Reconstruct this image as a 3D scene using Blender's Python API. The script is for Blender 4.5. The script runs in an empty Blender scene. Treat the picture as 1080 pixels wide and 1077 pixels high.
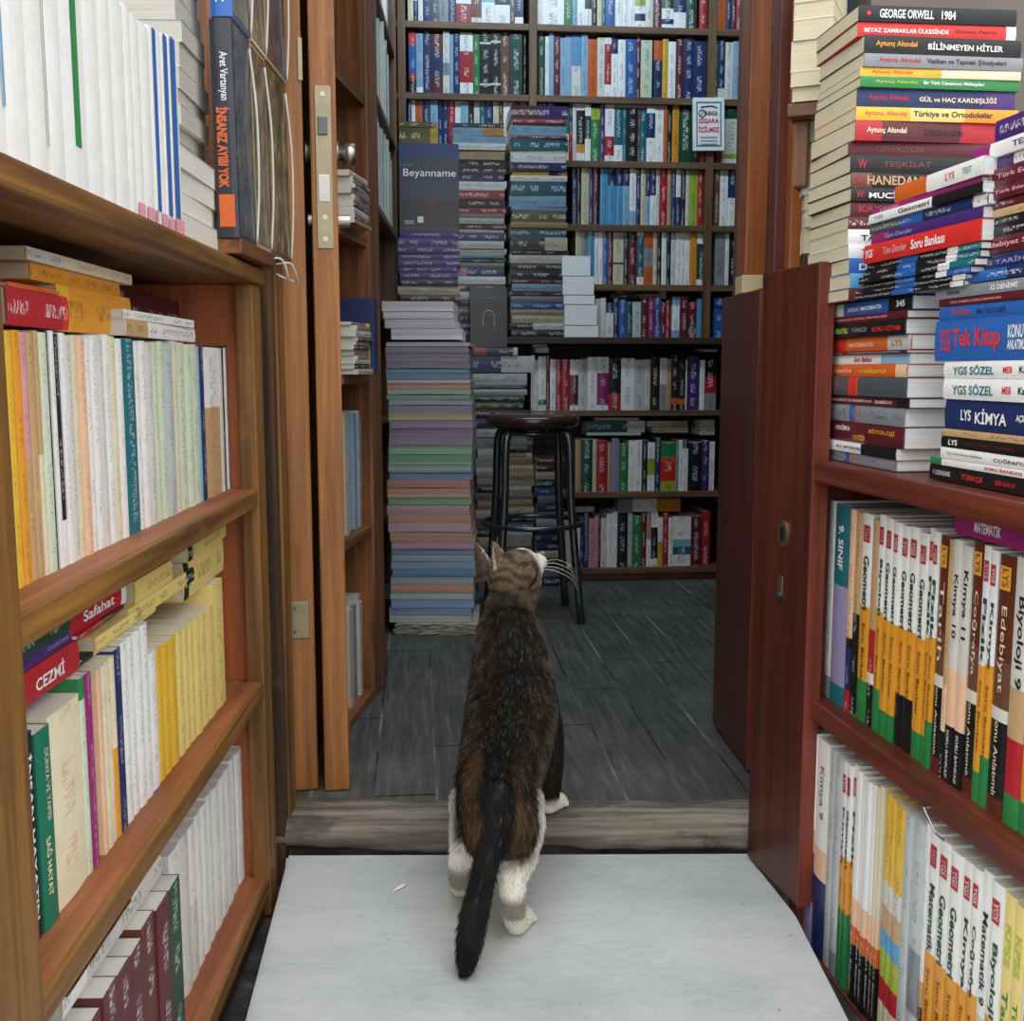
import bpy, bmesh, math, random
from mathutils import Matrix, Vector, noise
R_ = random.Random(7)
SC = bpy.context.scene
COLL = SC.collection

# ---------------------------------------------------------------- camera, sky, light, exposure
FPX, PITCH, EYE = 1150.0, math.radians(7.36), 0.75
cam = bpy.data.cameras.new('camera')
cam.sensor_fit = 'HORIZONTAL'; cam.sensor_width = 36.0; cam.lens = 36.0*FPX/1080.0
cam.clip_start = 0.05; cam.clip_end = 60
cam_o = bpy.data.objects.new('camera', cam); COLL.objects.link(cam_o)
cam_o.location = (0, 0, EYE); cam_o.rotation_euler = (math.pi/2-PITCH, 0, 0)
SC.camera = cam_o
world = bpy.data.worlds.new('overcast_sky'); SC.world = world; world.use_nodes = True
bg = world.node_tree.nodes['Background']
bg.inputs['Color'].default_value = (0.94, 0.97, 1.0, 1)
# overcast sky: brightest overhead, a third as bright at the horizon, dim street below it
_wn, _wl = world.node_tree.nodes, world.node_tree.links
_tc = _wn.new('ShaderNodeTexCoord'); _sx = _wn.new('ShaderNodeSeparateXYZ'); _wl.new(_tc.outputs['Generated'], _sx.inputs[0])
_mr = _wn.new('ShaderNodeMapRange'); _mr.inputs['From Min'].default_value = 0.0; _mr.inputs['From Max'].default_value = 1.0
_mr.inputs['To Min'].default_value = 0.62; _mr.inputs['To Max'].default_value = 1.85
_wl.new(_sx.outputs['Z'], _mr.inputs['Value']); _wl.new(_mr.outputs[0], bg.inputs['Strength'])
def area_light(name, loc, size, size_y, power, col, rot=(0, 0, 0)):
    l = bpy.data.lights.new(name, 'AREA'); l.shape = 'RECTANGLE'; l.size = size; l.size_y = size_y
    l.energy = power; l.color = col
    o = bpy.data.objects.new(name, l); COLL.objects.link(o); o.location = loc; o.rotation_euler = rot
    return o
area_light('ceiling_lamp', (0.15, 2.75, 2.50), 1.3, 0.14, 11, (0.66, 0.85, 1.0), (math.radians(48), 0, 0))
vs = SC.view_settings
vs.view_transform = 'Standard'; vs.look = 'None'; vs.exposure = 1.1; vs.gamma = 1.0; vs.use_curve_mapping = False

# ---------------------------------------------------------------- measuring helpers (photo taken as 1080 x 1077)
cp, sp = math.cos(PITCH), math.sin(PITCH)
def ray(px, py):
    u = (px-540)/FPX; v = (538.5-py)/FPX
    return (u, cp+v*sp, -sp+v*cp)
def ground(px, py, z=0.0):
    d = ray(px, py); t = (z-EYE)/d[2]
    return Vector((d[0]*t, d[1]*t, z))
def at(px, py, Y):
    d = ray(px, py); t = Y/d[1]
    return Vector((d[0]*t, Y, EYE+d[2]*t))
class Frame:
    """A furniture front: origin, local x along it, local y into it."""
    def __init__(s, x, y, a, z=0.0):
        s.o = Vector((x, y, z)); s.a = a; s.c = math.cos(a); s.s = math.sin(a)
        s.M = Matrix.Translation(s.o) @ Matrix.Rotation(a, 4, 'Z')
    def hit(s, px, py, r=0.0):
        d = ray(px, py); n = (-s.s, s.c)
        t = (r+s.o.x*n[0]+s.o.y*n[1])/(d[0]*n[0]+d[1]*n[1])
        X = d[0]*t-s.o.x; Y = d[1]*t-s.o.y
        return (X*s.c+Y*s.s, EYE+d[2]*t)
FLOOR = 0.042
FL = Frame(-.362, 1.5, math.atan2(1, -.028))          # bookcase to the left of the doorway
FR = Frame(.40, 1.54, math.atan2(-1, .132))           # bookcase to the right
_b = ground(680, 613, FLOOR)
FB = Frame(_b.x, _b.y, math.radians(5))               # rear bookcase, lower cabinet front
FU = Frame(FB.M.translation.x-math.sin(FB.a)*.17, FB.M.translation.y+math.cos(FB.a)*.17, FB.a)   # its upper, recessed shelves
WORLD = Frame(0, 0, 0)

# ---------------------------------------------------------------- colours and materials
def lin(h):
    h = h.lstrip('#'); out = []
    for i in (0, 2, 4):
        c = int(h[i:i+2], 16)/255
        out.append(c/12.92 if c <= .04045 else ((c+.055)/1.055)**2.4)
    return tuple(out)
PAL = dict(W=('white', 'eceae6'), w=('off-white', 'd6d2c8'), C=('cream', 'e4d8b6'), c=('pale green', 'd2dcc0'), Y=('yellow', 'e6b83a'), y=('pale yellow', 'ead27e'), O=('orange', 'd4642a'),
    o=('amber', 'e39a30'), R=('red', 'b42630'), r=('scarlet', 'd8322c'), D=('maroon', '5c2028'), M=('magenta', '96286e'), P=('purple', '4a2c72'), N=('navy', '20305e'), B=('blue', '2c62ac'),
    L=('light blue', '92bcd8'), T=('teal', '1e6c78'), V=('green', '2e8446'), v=('dark green', '1c4434'), E=('emerald green', '127056'), x=('dark slate', '30323c'), z=('charcoal', '262626'), q=('dark purple', '5c3490'), k=('olive', '6e6424'), A=('lime', 'a6be3c'), K=('black', '1b1b1d'), G=('grey', '888c90'), g=('pale grey', 'bfc4c4'),
    S=('brown', '6a4434'), s=('tan', 'c6a274'), p=('pink', 'dc9aa4'), e=('peach', 'edc29e'), u=('lilac', '9890b4'), a=('slate', '4c5458'), h=('sky blue', '58a2d0'), b=('chestnut', '5e2c1c'))
COL = {k: lin(v[1]) for k, v in PAL.items()}
PAPER = dict(w=lin('dcd8cc'), W=lin('eeeeec'), c=lin('cfc4a4'), g=lin('b8b4a8'))

def new_mat(name):
    m = bpy.data.materials.new(name); m.use_nodes = True
    nt = m.node_tree; b = nt.nodes['Principled BSDF']
    return m, nt, b
def nd(nt, t, **kw):
    n = nt.nodes.new(t)
    for k, v in kw.items(): setattr(n, k, v)
    return n
def mixc(nt, a, b, f, mode='MIX'):
    n = nt.nodes.new('ShaderNodeMix'); n.data_type = 'RGBA'; n.blend_type = mode
    for i, x in ((6, a), (7, b), (0, f)):
        if hasattr(x, 'links'): nt.links.new(x, n.inputs[i])
        elif i == 0: n.inputs[0].default_value = x
        else: n.inputs[i].default_value = (*x[:3], 1)
    return n.outputs[2]
def math_n(nt, op, a, b=0.0, clamp=False):
    n = nt.nodes.new('ShaderNodeMath'); n.operation = op; n.use_clamp = clamp
    for i, x in ((0, a), (1, b)):
        if hasattr(x, 'links'): nt.links.new(x, n.inputs[i])
        else: n.inputs[i].default_value = x
    return n.outputs[0]
def ramp(nt, fac, stops):
    n = nt.nodes.new('ShaderNodeValToRGB'); e = n.color_ramp.elements
    while len(e) < len(stops): e.new(0.5)
    for x, (p, c) in zip(e, stops): x.position = p; x.color = (*c, 1) if len(c) == 3 else c
    nt.links.new(fac, n.inputs[0]); return n.outputs[0]
def noise_n(nt, vec, scale, detail=3, rough=.55, dim='3D'):
    n = nd(nt, 'ShaderNodeTexNoise', noise_dimensions=dim)
    n.inputs['Scale'].default_value = scale; n.inputs['Detail'].default_value = detail; n.inputs['Roughness'].default_value = rough
    if vec is not None: nt.links.new(vec, n.inputs['Vector'])
    return n.outputs[0]
def mapped(nt, sc, src='Object', loc=None):
    t = nd(nt, 'ShaderNodeTexCoord'); m = nd(nt, 'ShaderNodeMapping'); m.inputs['Scale'].default_value = sc
    nt.links.new(t.outputs[src], m.inputs['Vector'])
    oi = nd(nt, 'ShaderNodeObjectInfo')
    cmb = nd(nt, 'ShaderNodeCombineXYZ'); k = math_n(nt, 'MULTIPLY', oi.outputs['Random'], 17.0)
    for i in range(3): nt.links.new(k, cmb.inputs[i])
    nt.links.new(cmb.outputs[0], m.inputs['Location'])
    return m.outputs[0]
def bump(nt, b, h, strength=.3, dist=.002):
    n = nd(nt, 'ShaderNodeBump'); n.inputs['Strength'].default_value = strength; n.inputs['Distance'].default_value = dist
    nt.links.new(h, n.inputs['Height']); nt.links.new(n.outputs[0], b.inputs['Normal'])

_wood = {}
WOODS = dict(oak=('6e421d', 'a2683a', '3e2410', .5), case_edge=('6e4920', '996a2e', '40280e', .55), case_shelf=('8a4e2c', 'a86a42', '6a3a1e', .55), red=('5a2618', '7c3a26', '3c160e', .42), redleaf=('4a2014', '632c1b', '361409', .38),
    redlip=('6e3020', '8a4430', '4a1e12', .45), leaf=('945c28', 'b3763a', '683c16', .45), oldpost=('38240f', '68441f', '160d06', .8), rear=('5a3e26', '7c5a38', '342210', .55), dark=('2c1c14', '44301f', '180f0a', .5),
    threshold=('70675a', 'a09686', '40362b', .85), orange=('8a4a1e', 'a8622c', '5a2c10', .4), red_back=('5a2416', '6c2e1c', '3c150c', .6), orange_panel=('a4562c', 'b8683a', '7c3e1c', .55))
def wood(kind, axis='z'):
    key = (kind, axis)
    if key in _wood: return _wood[key]
    c1, c2, c3, ro = WOODS[kind]
    m, nt, b = new_mat(f'{kind}_wood')
    sc = [46, 46, 46]; sc['xyz'.index(axis)] = 2.6
    v = mapped(nt, sc)
    n1 = noise_n(nt, v, 1.0, 5, .62)
    sc2 = [160, 160, 160]; sc2['xyz'.index(axis)] = 5
    n2 = noise_n(nt, mapped(nt, sc2), 1.0, 3, .6)
    col = ramp(nt, n1, [(.26, lin(c3)), (.44, lin(c1)), (.70, lin(c2))])
    f = ramp(nt, n2, [(.42, (0, 0, 0)), (.62, (1, 1, 1))])
    col = mixc(nt, col, lin(c3), math_n(nt, 'MULTIPLY', f, .32))
    wear = ramp(nt, noise_n(nt, mapped(nt, (9, 9, 9)), 1.0, 4, .7), [(.62, (0, 0, 0)), (.72, (1, 1, 1))])
    col = mixc(nt, col, lin(c2), math_n(nt, 'MULTIPLY', wear, .35))
    if kind == 'threshold':      # old dark stains and worn pale patches
        st = ramp(nt, noise_n(nt, mapped(nt, (7, 16, 16)), 1.0, 5, .65), [(.52, (0, 0, 0)), (.60, (1, 1, 1))]); col = mixc(nt, col, lin('2e271f'), math_n(nt, 'MULTIPLY', st, .6))
    nt.links.new(col, b.inputs['Base Color']); b.inputs['Roughness'].default_value = ro
    bump(nt, b, n1, .25, .0015)
    _wood[key] = m; return m

def plain(name, hexc, rough=.5, metal=0.0, var=.12, scale=30):
    m, nt, b = new_mat(name)
    c = lin(hexc)
    n = noise_n(nt, mapped(nt, (scale,)*3), 1.0, 4, .6)
    col = ramp(nt, n, [(.3, tuple(x*(1-var) for x in c)), (.7, tuple(min(1, x*(1+var)) for x in c))])
    nt.links.new(col, b.inputs['Base Color']); b.inputs['Roughness'].default_value = rough; b.inputs['Metallic'].default_value = metal
    return m

def make_printed(name, rough):
    """printed paper: face colour plus rows of tiny illegible print in the face's ink colour"""
    m, nt, b = new_mat(name)
    col = nd(nt, 'ShaderNodeAttribute', attribute_name='Col').outputs['Color']
    ink = nd(nt, 'ShaderNodeAttribute', attribute_name='Ink')
    uv = nd(nt, 'ShaderNodeUVMap', uv_map='UVMap'); sep = nd(nt, 'ShaderNodeSeparateXYZ'); nt.links.new(uv.outputs[0], sep.inputs[0])
    u, v = sep.outputs[0], sep.outputs[1]
    cmb = nd(nt, 'ShaderNodeCombineXYZ'); nt.links.new(math_n(nt, 'MULTIPLY', u, 3.5), cmb.inputs[0]); nt.links.new(math_n(nt, 'MULTIPLY', v, 330.0), cmb.inputs[1])
    glyph = ramp(nt, noise_n(nt, cmb.outputs[0], 1.0, 1, .5), [(.5, (0, 0, 0)), (.54, (1, 1, 1))])
    c2 = nd(nt, 'ShaderNodeCombineXYZ'); nt.links.new(math_n(nt, 'MULTIPLY', v, 22.0), c2.inputs[1])
    word = ramp(nt, noise_n(nt, c2.outputs[0], 1.0, 0, .5), [(.46, (0, 0, 0)), (.5, (1, 1, 1))])
    strip = math_n(nt, 'LESS_THAN', math_n(nt, 'ABSOLUTE', u), .19)
    mask = math_n(nt, 'MULTIPLY', math_n(nt, 'MULTIPLY', glyph, word), math_n(nt, 'MULTIPLY', strip, ink.outputs['Alpha']))
    c = mixc(nt, col, ink.outputs['Color'], mask)
    spk = noise_n(nt, mapped(nt, (55, 55, 55)), 1.0, 4, .65)
    c = mixc(nt, c, ramp(nt, spk, [(.3, (.92, .91, .89)), (.6, (1, 1, 1))]), 1.0, 'MULTIPLY')
    nt.links.new(c, b.inputs['Base Color']); b.inputs['Roughness'].default_value = rough
    return m
MAT_MATTE = make_printed('printed_card', .55)
MAT_GLOSS = make_printed('glossy_printed_card', .28)
def make_paper():
    m, nt, b = new_mat('paper_edges')
    col = nd(nt, 'ShaderNodeAttribute', attribute_name='Col').outputs['Color']
    uv = nd(nt, 'ShaderNodeUVMap', uv_map='UVMap'); mp = nd(nt, 'ShaderNodeMapping'); mp.inputs['Scale'].default_value = (1700, 9, 1)
    nt.links.new(uv.outputs[0], mp.inputs[0])
    n = noise_n(nt, mp.outputs[0], 1.0, 3, .7)
    c = mixc(nt, col, ramp(nt, n, [(.3, (.76, .75, .73)), (.6, (1, 1, 1))]), 1.0, 'MULTIPLY')
    nt.links.new(c, b.inputs['Base Color']); b.inputs['Roughness'].default_value = .8
    bump(nt, b, n, .2, .0008)
    return m
MAT_PAPER = make_paper()
_ink = {}
def ink_mat(code):
    if code not in _ink:
        m, nt, b = new_mat(f'{PAL[code][0]} ink'.replace(' ', '_')); b.inputs['Base Color'].default_value = (*COL[code], 1); b.inputs['Roughness'].default_value = .5
        _ink[code] = m
    return _ink[code]
STEEL = plain('brushed_steel', 'b4b0a6', .35, 1.0, .08)
BRASSY = plain('worn_nickel', '968a70', .38, .9, .12)
CHROME = plain('dull_chrome', '5c6062', .3, .85, .1)

# ---------------------------------------------------------------- mesh and object helpers
class MB:
    def __init__(s): s.v = []; s.f = []; s.c = []; s.k = []; s.u = []
    def face(s, idx, col=(1, 1, 1), ink=(0, 0, 0, 0), uv=None):
        s.f.append(idx); s.c.append(col); s.k.append(ink); s.u.append(uv or [(0, 0)]*len(idx))
    def quad(s, a, b, c, d, **kw):
        n = len(s.v); s.v += [a, b, c, d]; s.face([n, n+1, n+2, n+3], **kw)
    def mesh(s, name, mat, attrs=True):
        me = bpy.data.meshes.new(name); me.from_pydata(s.v, [], s.f); 
        if attrs:
            ca = me.attributes.new('Col', 'FLOAT_COLOR', 'CORNER'); ia = me.attributes.new('Ink', 'FLOAT_COLOR', 'CORNER'); uv = me.uv_layers.new(name='UVMap')
            C_, I_, U_ = [], [], []
            for f, c, k, u in zip(s.f, s.c, s.k, s.u):
                for j in range(len(f)): C_ += [*c, 1.0]; I_ += k; U_ += u[j]
            ca.data.foreach_set('color', C_); ia.data.foreach_set('color', I_); uv.data.foreach_set('uv', U_)
        if mat: me.materials.append(mat)
        me.update(); return me
def link(name, data, parent=None, M=None):
    o = bpy.data.objects.new(name, data); COLL.objects.link(o)
    if parent is not None: o.parent = parent
    if M is not None: o.matrix_basis = M
    return o
def tag(o, label=None, cat=None, group=None, kind=None):
    for k, v in (('label', label), ('category', cat), ('group', group), ('kind', kind)):
        if v: o[k] = v
    return o
def thing(name, label, cat, M=None, group=None):
    return tag(link(name, None, None, M or Matrix()), label, cat, group)
def bm_obj(name, bm, mat, parent=None, M=None, smooth=False):
    bmesh.ops.recalc_face_normals(bm, faces=bm.faces)
    if smooth:
        for f in bm.faces: f.smooth = True
    me = bpy.data.meshes.new(name); bm.to_mesh(me); bm.free(); me.materials.append(mat)
    return link(name, me, parent, M)
def add_box(bm, x0, x1, y0, y1, z0, z1, bev=.002, M=None):
    r = bmesh.ops.create_cube(bm, size=1.0)
    T = Matrix.Translation(((x0+x1)/2, (y0+y1)/2, (z0+z1)/2)) @ Matrix.Diagonal((abs(x1-x0), abs(y1-y0), abs(z1-z0), 1))
    bmesh.ops.transform(bm, matrix=T, verts=r['verts'])
    if bev:
        es = {e for v in r['verts'] for e in v.link_edges}
        out = bmesh.ops.bevel(bm, geom=list(es), offset=bev, segments=2, affect='EDGES', profile=.6)
    if M is not None: bmesh.ops.transform(bm, matrix=M, verts=[v for v in bm.verts if v.is_valid])
def box(name, mat, parent, x0, x1, y0, y1, z0, z1, bev=.002, M=None):
    bm = bmesh.new(); add_box(bm, x0, x1, y0, y1, z0, z1, bev)
    return bm_obj(name, bm, mat, parent, M)
def tube(bm, pts, rad, seg=12, cap=True):
    pts = [Vector(p) for p in pts]; n = len(pts); rings = []
    rad = rad if isinstance(rad, (list, tuple)) else [rad]*n
    ref = None
    for i, p in enumerate(pts):
        t = (pts[min(i+1, n-1)]-pts[max(i-1, 0)]).normalized()
        if ref is None: ref = t.orthogonal().normalized()
        a = (ref-t*ref.dot(t)).normalized(); b = t.cross(a); ref = a
        rings.append([bm.verts.new(p+(a*math.cos(k*2*math.pi/seg)+b*math.sin(k*2*math.pi/seg))*rad[i]) for k in range(seg)])
    for i in range(n-1):
        for k in range(seg): bm.faces.new((rings[i][k], rings[i][(k+1) % seg], rings[i+1][(k+1) % seg], rings[i+1][k]))
    if cap: bm.faces.new(rings[0][::-1]); bm.faces.new(rings[-1])
def curve_pts(ctrl, n):
    """Catmull-Rom through the control points"""
    P = [Vector(c) for c in ctrl]; P = [P[0]*2-P[1]]+P+[P[-1]*2-P[-2]]; out = []
    for i in range(1, len(P)-2):
        for k in range(n):
            t = k/n; a, b, c, d = P[i-1:i+3]
            out.append(.5*((2*b)+(-a+c)*t+(2*a-5*b+4*c-d)*t*t+(-a+3*b-3*c+d)*t**3))
    return out+[P[-2]]
_txt = {}
def text_shape(s, bold=.02, shear=0.0):
    key = (s, bold, shear)
    if key not in _txt:
        cu = bpy.data.curves.new('lettering', 'FONT'); cu.body = s; cu.offset = bold; cu.shear = shear; cu.resolution_u = 3
        ob = bpy.data.objects.new('lettering', cu); COLL.objects.link(ob)
        dg = bpy.context.evaluated_depsgraph_get(); me = bpy.data.meshes.new_from_object(ob.evaluated_get(dg))
        vs_ = [(v.co.x, v.co.y) for v in me.vertices]; fs = [tuple(p.vertices) for p in me.polygons]
        bpy.data.objects.remove(ob); bpy.data.curves.remove(cu); bpy.data.meshes.remove(me)
        xs = [v[0] for v in vs_]; ys = [v[1] for v in vs_]
        _txt[key] = ([((x-min(xs))/(max(xs)-min(xs)), (y-min(ys))/(max(ys)-min(ys))) for x, y in vs_], fs)
    return _txt[key]
def lettering(name, s, mat, parent, origin, right, up, w, h, bold=.02, shear=0.0):
    """lettering laid in the box origin + right*w + up*h"""
    vs_, fs = text_shape(s, bold, shear); o = Vector(origin); r = Vector(right); u = Vector(up)
    me = bpy.data.meshes.new(name); me.from_pydata([o+r*(x*w)+u*(y*h) for x, y in vs_], [], fs); me.materials.append(mat)
    return link(name, me, parent)

# ---------------------------------------------------------------- books
ORD = 'first second third fourth fifth sixth seventh eighth ninth tenth eleventh twelfth thirteenth fourteenth fifteenth sixteenth seventeenth eighteenth nineteenth twentieth'.split()
def ordn(n):
    if n <= 20: return ORD[n-1]
    tens = {2: 'twent', 3: 'thirt', 4: 'fort', 5: 'fift', 6: 'sixt'}[n//10]
    return tens+'ieth' if n % 10 == 0 else tens+'y-'+ORD[n % 10-1]
LAY = Matrix(((0, 0, 1, 0), (0, 1, 0, 0), (-1, 0, 0, 0), (0, 0, 0, 1)))     # standing -> lying, spine to the front, head to the right

def parse(spec):
    """'W/R:20/W' -> [(colour, share)] from head to tail"""
    out = []
    for p in spec.split('/'):
        c, _, w = p.partition(':'); out.append((c, float(w) if w else 1.0))
    tot = sum(w for _, w in out); return [(c, w/tot) for c, w in out]
def describe(spec):
    b = parse(spec); names = []
    for c, w in sorted(b, key=lambda x: -x[1]):
        n = PAL[c][0]
        if n not in names: names.append(n)
    return names[0] if len(names) == 1 else ' and '.join(names[:2])
def ink_for(c):
    return 'W' if sum(COL[c]) < .75 else R_.choice('KKKNR')
def bands(spec, h):
    out = []; z = h
    for c, w in parse(spec): out.append((z-w*h, z, c)); z -= w*h
    return out
def outer(mb, t, d, bl, bulge, ink_amt, seg=4, r0=None):
    """spine and boards, cut into bands; returns the profile"""
    sxy = [(-t/2+t*i/seg, -bulge*(1-(2*i/seg-1)**2)) for i in range(seg+1)]
    prof = [(-t/2, d)]+sxy+[(t/2, d)]; off = R_.random()*50
    main = max(bl, key=lambda b: b[1]-b[0])[2]
    for z0, z1, c in bl:
        ik = (*COL[ink_for(c)], ink_amt)
        for i in range(len(prof)-1):
            (xa, ya), (xb, yb) = prof[i], prof[i+1]
            board = i in (0, len(prof)-2)
            ua, ub = xa/t, xb/t
            mb.quad((xa, ya, z0), (xb, yb, z0), (xb, yb, z1), (xa, ya, z1), col=COL[c], ink=(0, 0, 0, 0) if board else ik, uv=[(ua, z0+off), (ub, z0+off), (ub, z1+off), (ua, z1+off)])
    return prof, main
def cover_mesh(t, h, d, spec, bulge, w, ink_amt, mat, edge=None):
    mb = MB(); prof, main = outer(mb, t, d, bands(spec, h), bulge, ink_amt)
    ec = edge or tuple(min(1, x*.9+.05) for x in COL[main]); I = [(-t/2+w, d), (-t/2+w, w), (t/2-w, w), (t/2-w, d)]
    for i in range(3):
        a, b = I[i], I[i+1]; mb.quad((*b, 0), (*a, 0), (*a, h), (*b, h), col=ec)
    for z, flip in ((0, 1), (h, 0)):
        P = [(*p, z) for p in prof]; Q = [(*p, z) for p in I]
        for f in ([P[0], P[1], Q[1], Q[0]], P[1:-1]+[Q[2], Q[1]], [P[-2], P[-1], Q[3], Q[2]]):
            f = f[::-1] if flip else f; n = len(mb.v); mb.v += f; mb.face(list(range(n, n+len(f))), col=ec)
    for p, q, fl in ((prof[0], I[0], 0), (prof[-1], I[3], 1)):
        f = [(*p, 0), (*p, h), (*q, h), (*q, 0)]; f = f[::-1] if fl else f; mb.quad(*f, col=ec)
    return mb.mesh('cover', mat)
def pages_mesh(t, h, d, w, ov, pc):
    mb = MB(); x = t/2-w-.0002; y0 = w+.0006; y1 = d-ov; z0 = ov; z1 = h-ov; o = R_.random()
    P = [(a, b, c) for c in (z0, z1) for a, b in ((-x, y0), (x, y0), (x, y1), (-x, y1))]
    for f in ((3, 2, 1, 0), (4, 5, 6, 7), (0, 1, 5, 4), (1, 2, 6, 5), (2, 3, 7, 6), (3, 0, 4, 7)):
        mb.quad(*[P[i] for i in f], col=pc, uv=[(P[i][0]+o, P[i][1]+P[i][2]) for i in f])
    return mb.mesh('page_block', MAT_PAPER)
def book(name, label, cat, M, t, h, d, spec, titles=(), paper='w', hard=False, gloss=True, ink=.9, group=None, bars=()):
    """thing > cover (> spine_title), page_block; spine at y=0 facing -y, foot at z=0"""
    root = thing(name, label, cat, M, group)
    w = .0022 if hard else .0007
    bulge = min(.004, t*.12) if hard else min(.0016, t*.06)
    cv = link('cover', cover_mesh(t, h, d, spec, bulge, w, 0 if titles else ink, MAT_GLOSS if gloss else MAT_MATTE), root)
    link('page_block', pages_mesh(t, h, d, w, .003 if hard else .0006, PAPER[paper]), root)
    y = -bulge-.0004
    for T in titles:
        s, a0, a1, c = T[:4]; hf = T[4] if len(T) > 4 else .5; dy = T[5] if len(T) > 5 else 0.0; bold = T[6] if len(T) > 6 else .02; dn = T[7] if len(T) > 7 else False
        lw = (a1-a0)*h; lh = hf*t
        if dn: lettering('spine_title', s, ink_mat(c), cv, (-lh/2+dy*t, y, h-a0*h), (0, 0, -1), (1, 0, 0), lw, lh, bold)
        else: lettering('spine_title', s, ink_mat(c), cv, (lh/2-dy*t, y, a0*h), (0, 0, 1), (-1, 0, 0), lw, lh, bold)
    for u0, u1, v0, v1, c in bars:
        me = bpy.data.meshes.new('spine_stripe'); X = [(-.5+u0)*t, (-.5+u1)*t]
        me.from_pydata([(X[0], y, v0*h), (X[1], y, v0*h), (X[1], y, v1*h), (X[0], y, v1*h)], [], [(0, 1, 2, 3)]); me.materials.append(ink_mat(c)); link('spine_stripe', me, cv)
    return root
def small_book(name, label, cat, M, t, h, d, spec, group=None, gloss=True, ink=.9, bulge=.0012, paper='w', dimming=1.0):
    """a far book: one mesh, banded spine, page tops"""
    mb = MB(); prof, main = outer(mb, t, d, bands(spec, h), min(bulge, t*.1), ink, 2)
    mb.c = [tuple(x*(.72 if max(c)-min(c) > .12 else .88)*dimming for x in c) for c in mb.c]      # dim shop interior put into the cover colours, saturated ones darkened most
    pc = PAPER[paper]
    for z, fl in ((h, 0), (0, 1)):
        f = [(*p, z) for p in prof]; f = f[::-1] if fl else f; n = len(mb.v); mb.v += f; mb.face(list(range(n, n+len(f))), col=pc)
    mb.quad((t/2, d, 0), (-t/2, d, 0), (-t/2, d, h), (t/2, d, h), col=pc)
    return tag(link(name, mb.mesh(name, MAT_GLOSS if gloss else MAT_MATTE), None, M), label, cat, group)
def jit(a): return R_.uniform(-a, a)

def row(frame, r, z, yref, toks, place, name='paperback', cat=None, hmin=.19, hmax=.21, depth=.14, small=False, group=None, paper='w', titles=None, hs=None, gap=.0006, gloss=True, ink=.9, rj=.006, tilt=0.0, noun=None, bars=None, end='left', heights=None):
    """books standing side by side between pixel columns given along one shelf: 'px0 spec px1 spec px2 ...'"""
    cat = cat or name.replace('_', ' ')
    parts = toks.split(); xs = [frame.hit(float(p), yref, r)[0] for p in parts[0::2]]; specs = parts[1::2]
    i = 0; seen_n = 0; total = sum(1 for s in specs if s != '-'); out = []
    for k, sp_ in enumerate(specs):
        xa, xb = sorted((xs[k], xs[k+1]))
        if sp_ == '-': continue
        sp_, _, hh = sp_.partition('@')
        t = xb-xa-gap; h = float(hh)/100 if hh else (heights[seen_n % len(heights)] if heights else R_.uniform(hmin, hmax)); seen_n += 1
        n = seen_n if end in ('left', 'far') else total-seen_n+1
        M = frame.M @ Matrix.Translation(((xa+xb)/2, r+jit(rj)+rj, z)) @ Matrix.Rotation(jit(tilt), 4, 'Y')
        size = '' if small else 'slim ' if t < .009 else 'thick ' if t > .03 else ''
        lab = f"{size}{describe(sp_)} {noun or name.replace('_', ' ')}, {ordn(n)} from the {end}, {place}"
        if small: o = small_book(name, lab, cat, M, t, h, depth, sp_, group, gloss, ink*.6, paper=paper)
        else: o = book(name, lab, cat, M, t, h, depth, sp_, (titles or {}).get(seen_n-1, ()), paper, False, gloss, ink, group, (bars or {}).get(seen_n-1, ()))
        out.append(o)
    return out
def pile(frame, r, ref, items, place, name='paperback', cat=None, depth=.14, small=False, group=None, paper='w', hard=False, rj=.004, gloss=True, ink=.9, noun=None, base=None, yaw=.02, x01=None, turn=False):
    """lying books: items (px left, px right, y top, y bottom, spec, titles) listed from top to bottom, measured on column ref"""
    cat = cat or name.replace('_', ' ')
    n = 0; zs = []
    for it in items:
        rx = it[6] if len(it) > 6 else ref
        zs.append((frame.hit(rx, it[2], r)[1], frame.hit(rx, it[3], r)[1]))
    if base is not None:            # seat the lowest on its support and close the gaps so each lies on the next
        z = base; new = [None]*len(items)
        for k in range(len(items)-1, -1, -1):
            t = zs[k][0]-zs[k][1]; z1 = max(zs[k][0], z+.003) if abs(zs[k][1]-z) < .03 else z+t
            new[k] = (z1, z); z = z1
        zs = new
    for it, (zt, zb) in zip(items, zs):
        n += 1
        xl = frame.hit(it[0], (it[2]+it[3])/2, r)[0]; xr = frame.hit(it[1], (it[2]+it[3])/2, r)[0]
        t = zt-zb-.0004; h = xr-xl; sp_ = it[4]; titles = it[5] if len(it) > 5 else ()
        M = frame.M @ Matrix.Translation(((xl+xr)/2, r+jit(rj)+rj, (zt+zb)/2)) @ Matrix.Rotation(jit(yaw), 4, 'Z') @ Matrix.Translation((-h/2, 0, 0)) @ LAY
        size = '' if small else 'slim ' if t < .009 else 'thick ' if t > .03 else ''
        lab = f"{size}{describe(sp_)} {noun or name.replace('_', ' ')}, {ordn(n)} from top, {place}"
        # spec of a lying book is written left to right; the head is on the right
        sp2 = '/'.join(sp_.split('/')[::-1])
        if small: small_book(name, lab, cat, M, t, h, depth, sp2, group, gloss, ink*.55, paper=paper, dimming=.62)  # small lying books get extra interior dimness in their colour
        else: book(name, lab, cat, M, t, h, depth, sp2, titles, paper, hard, gloss, ink*.6, group)
    return zs

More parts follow.
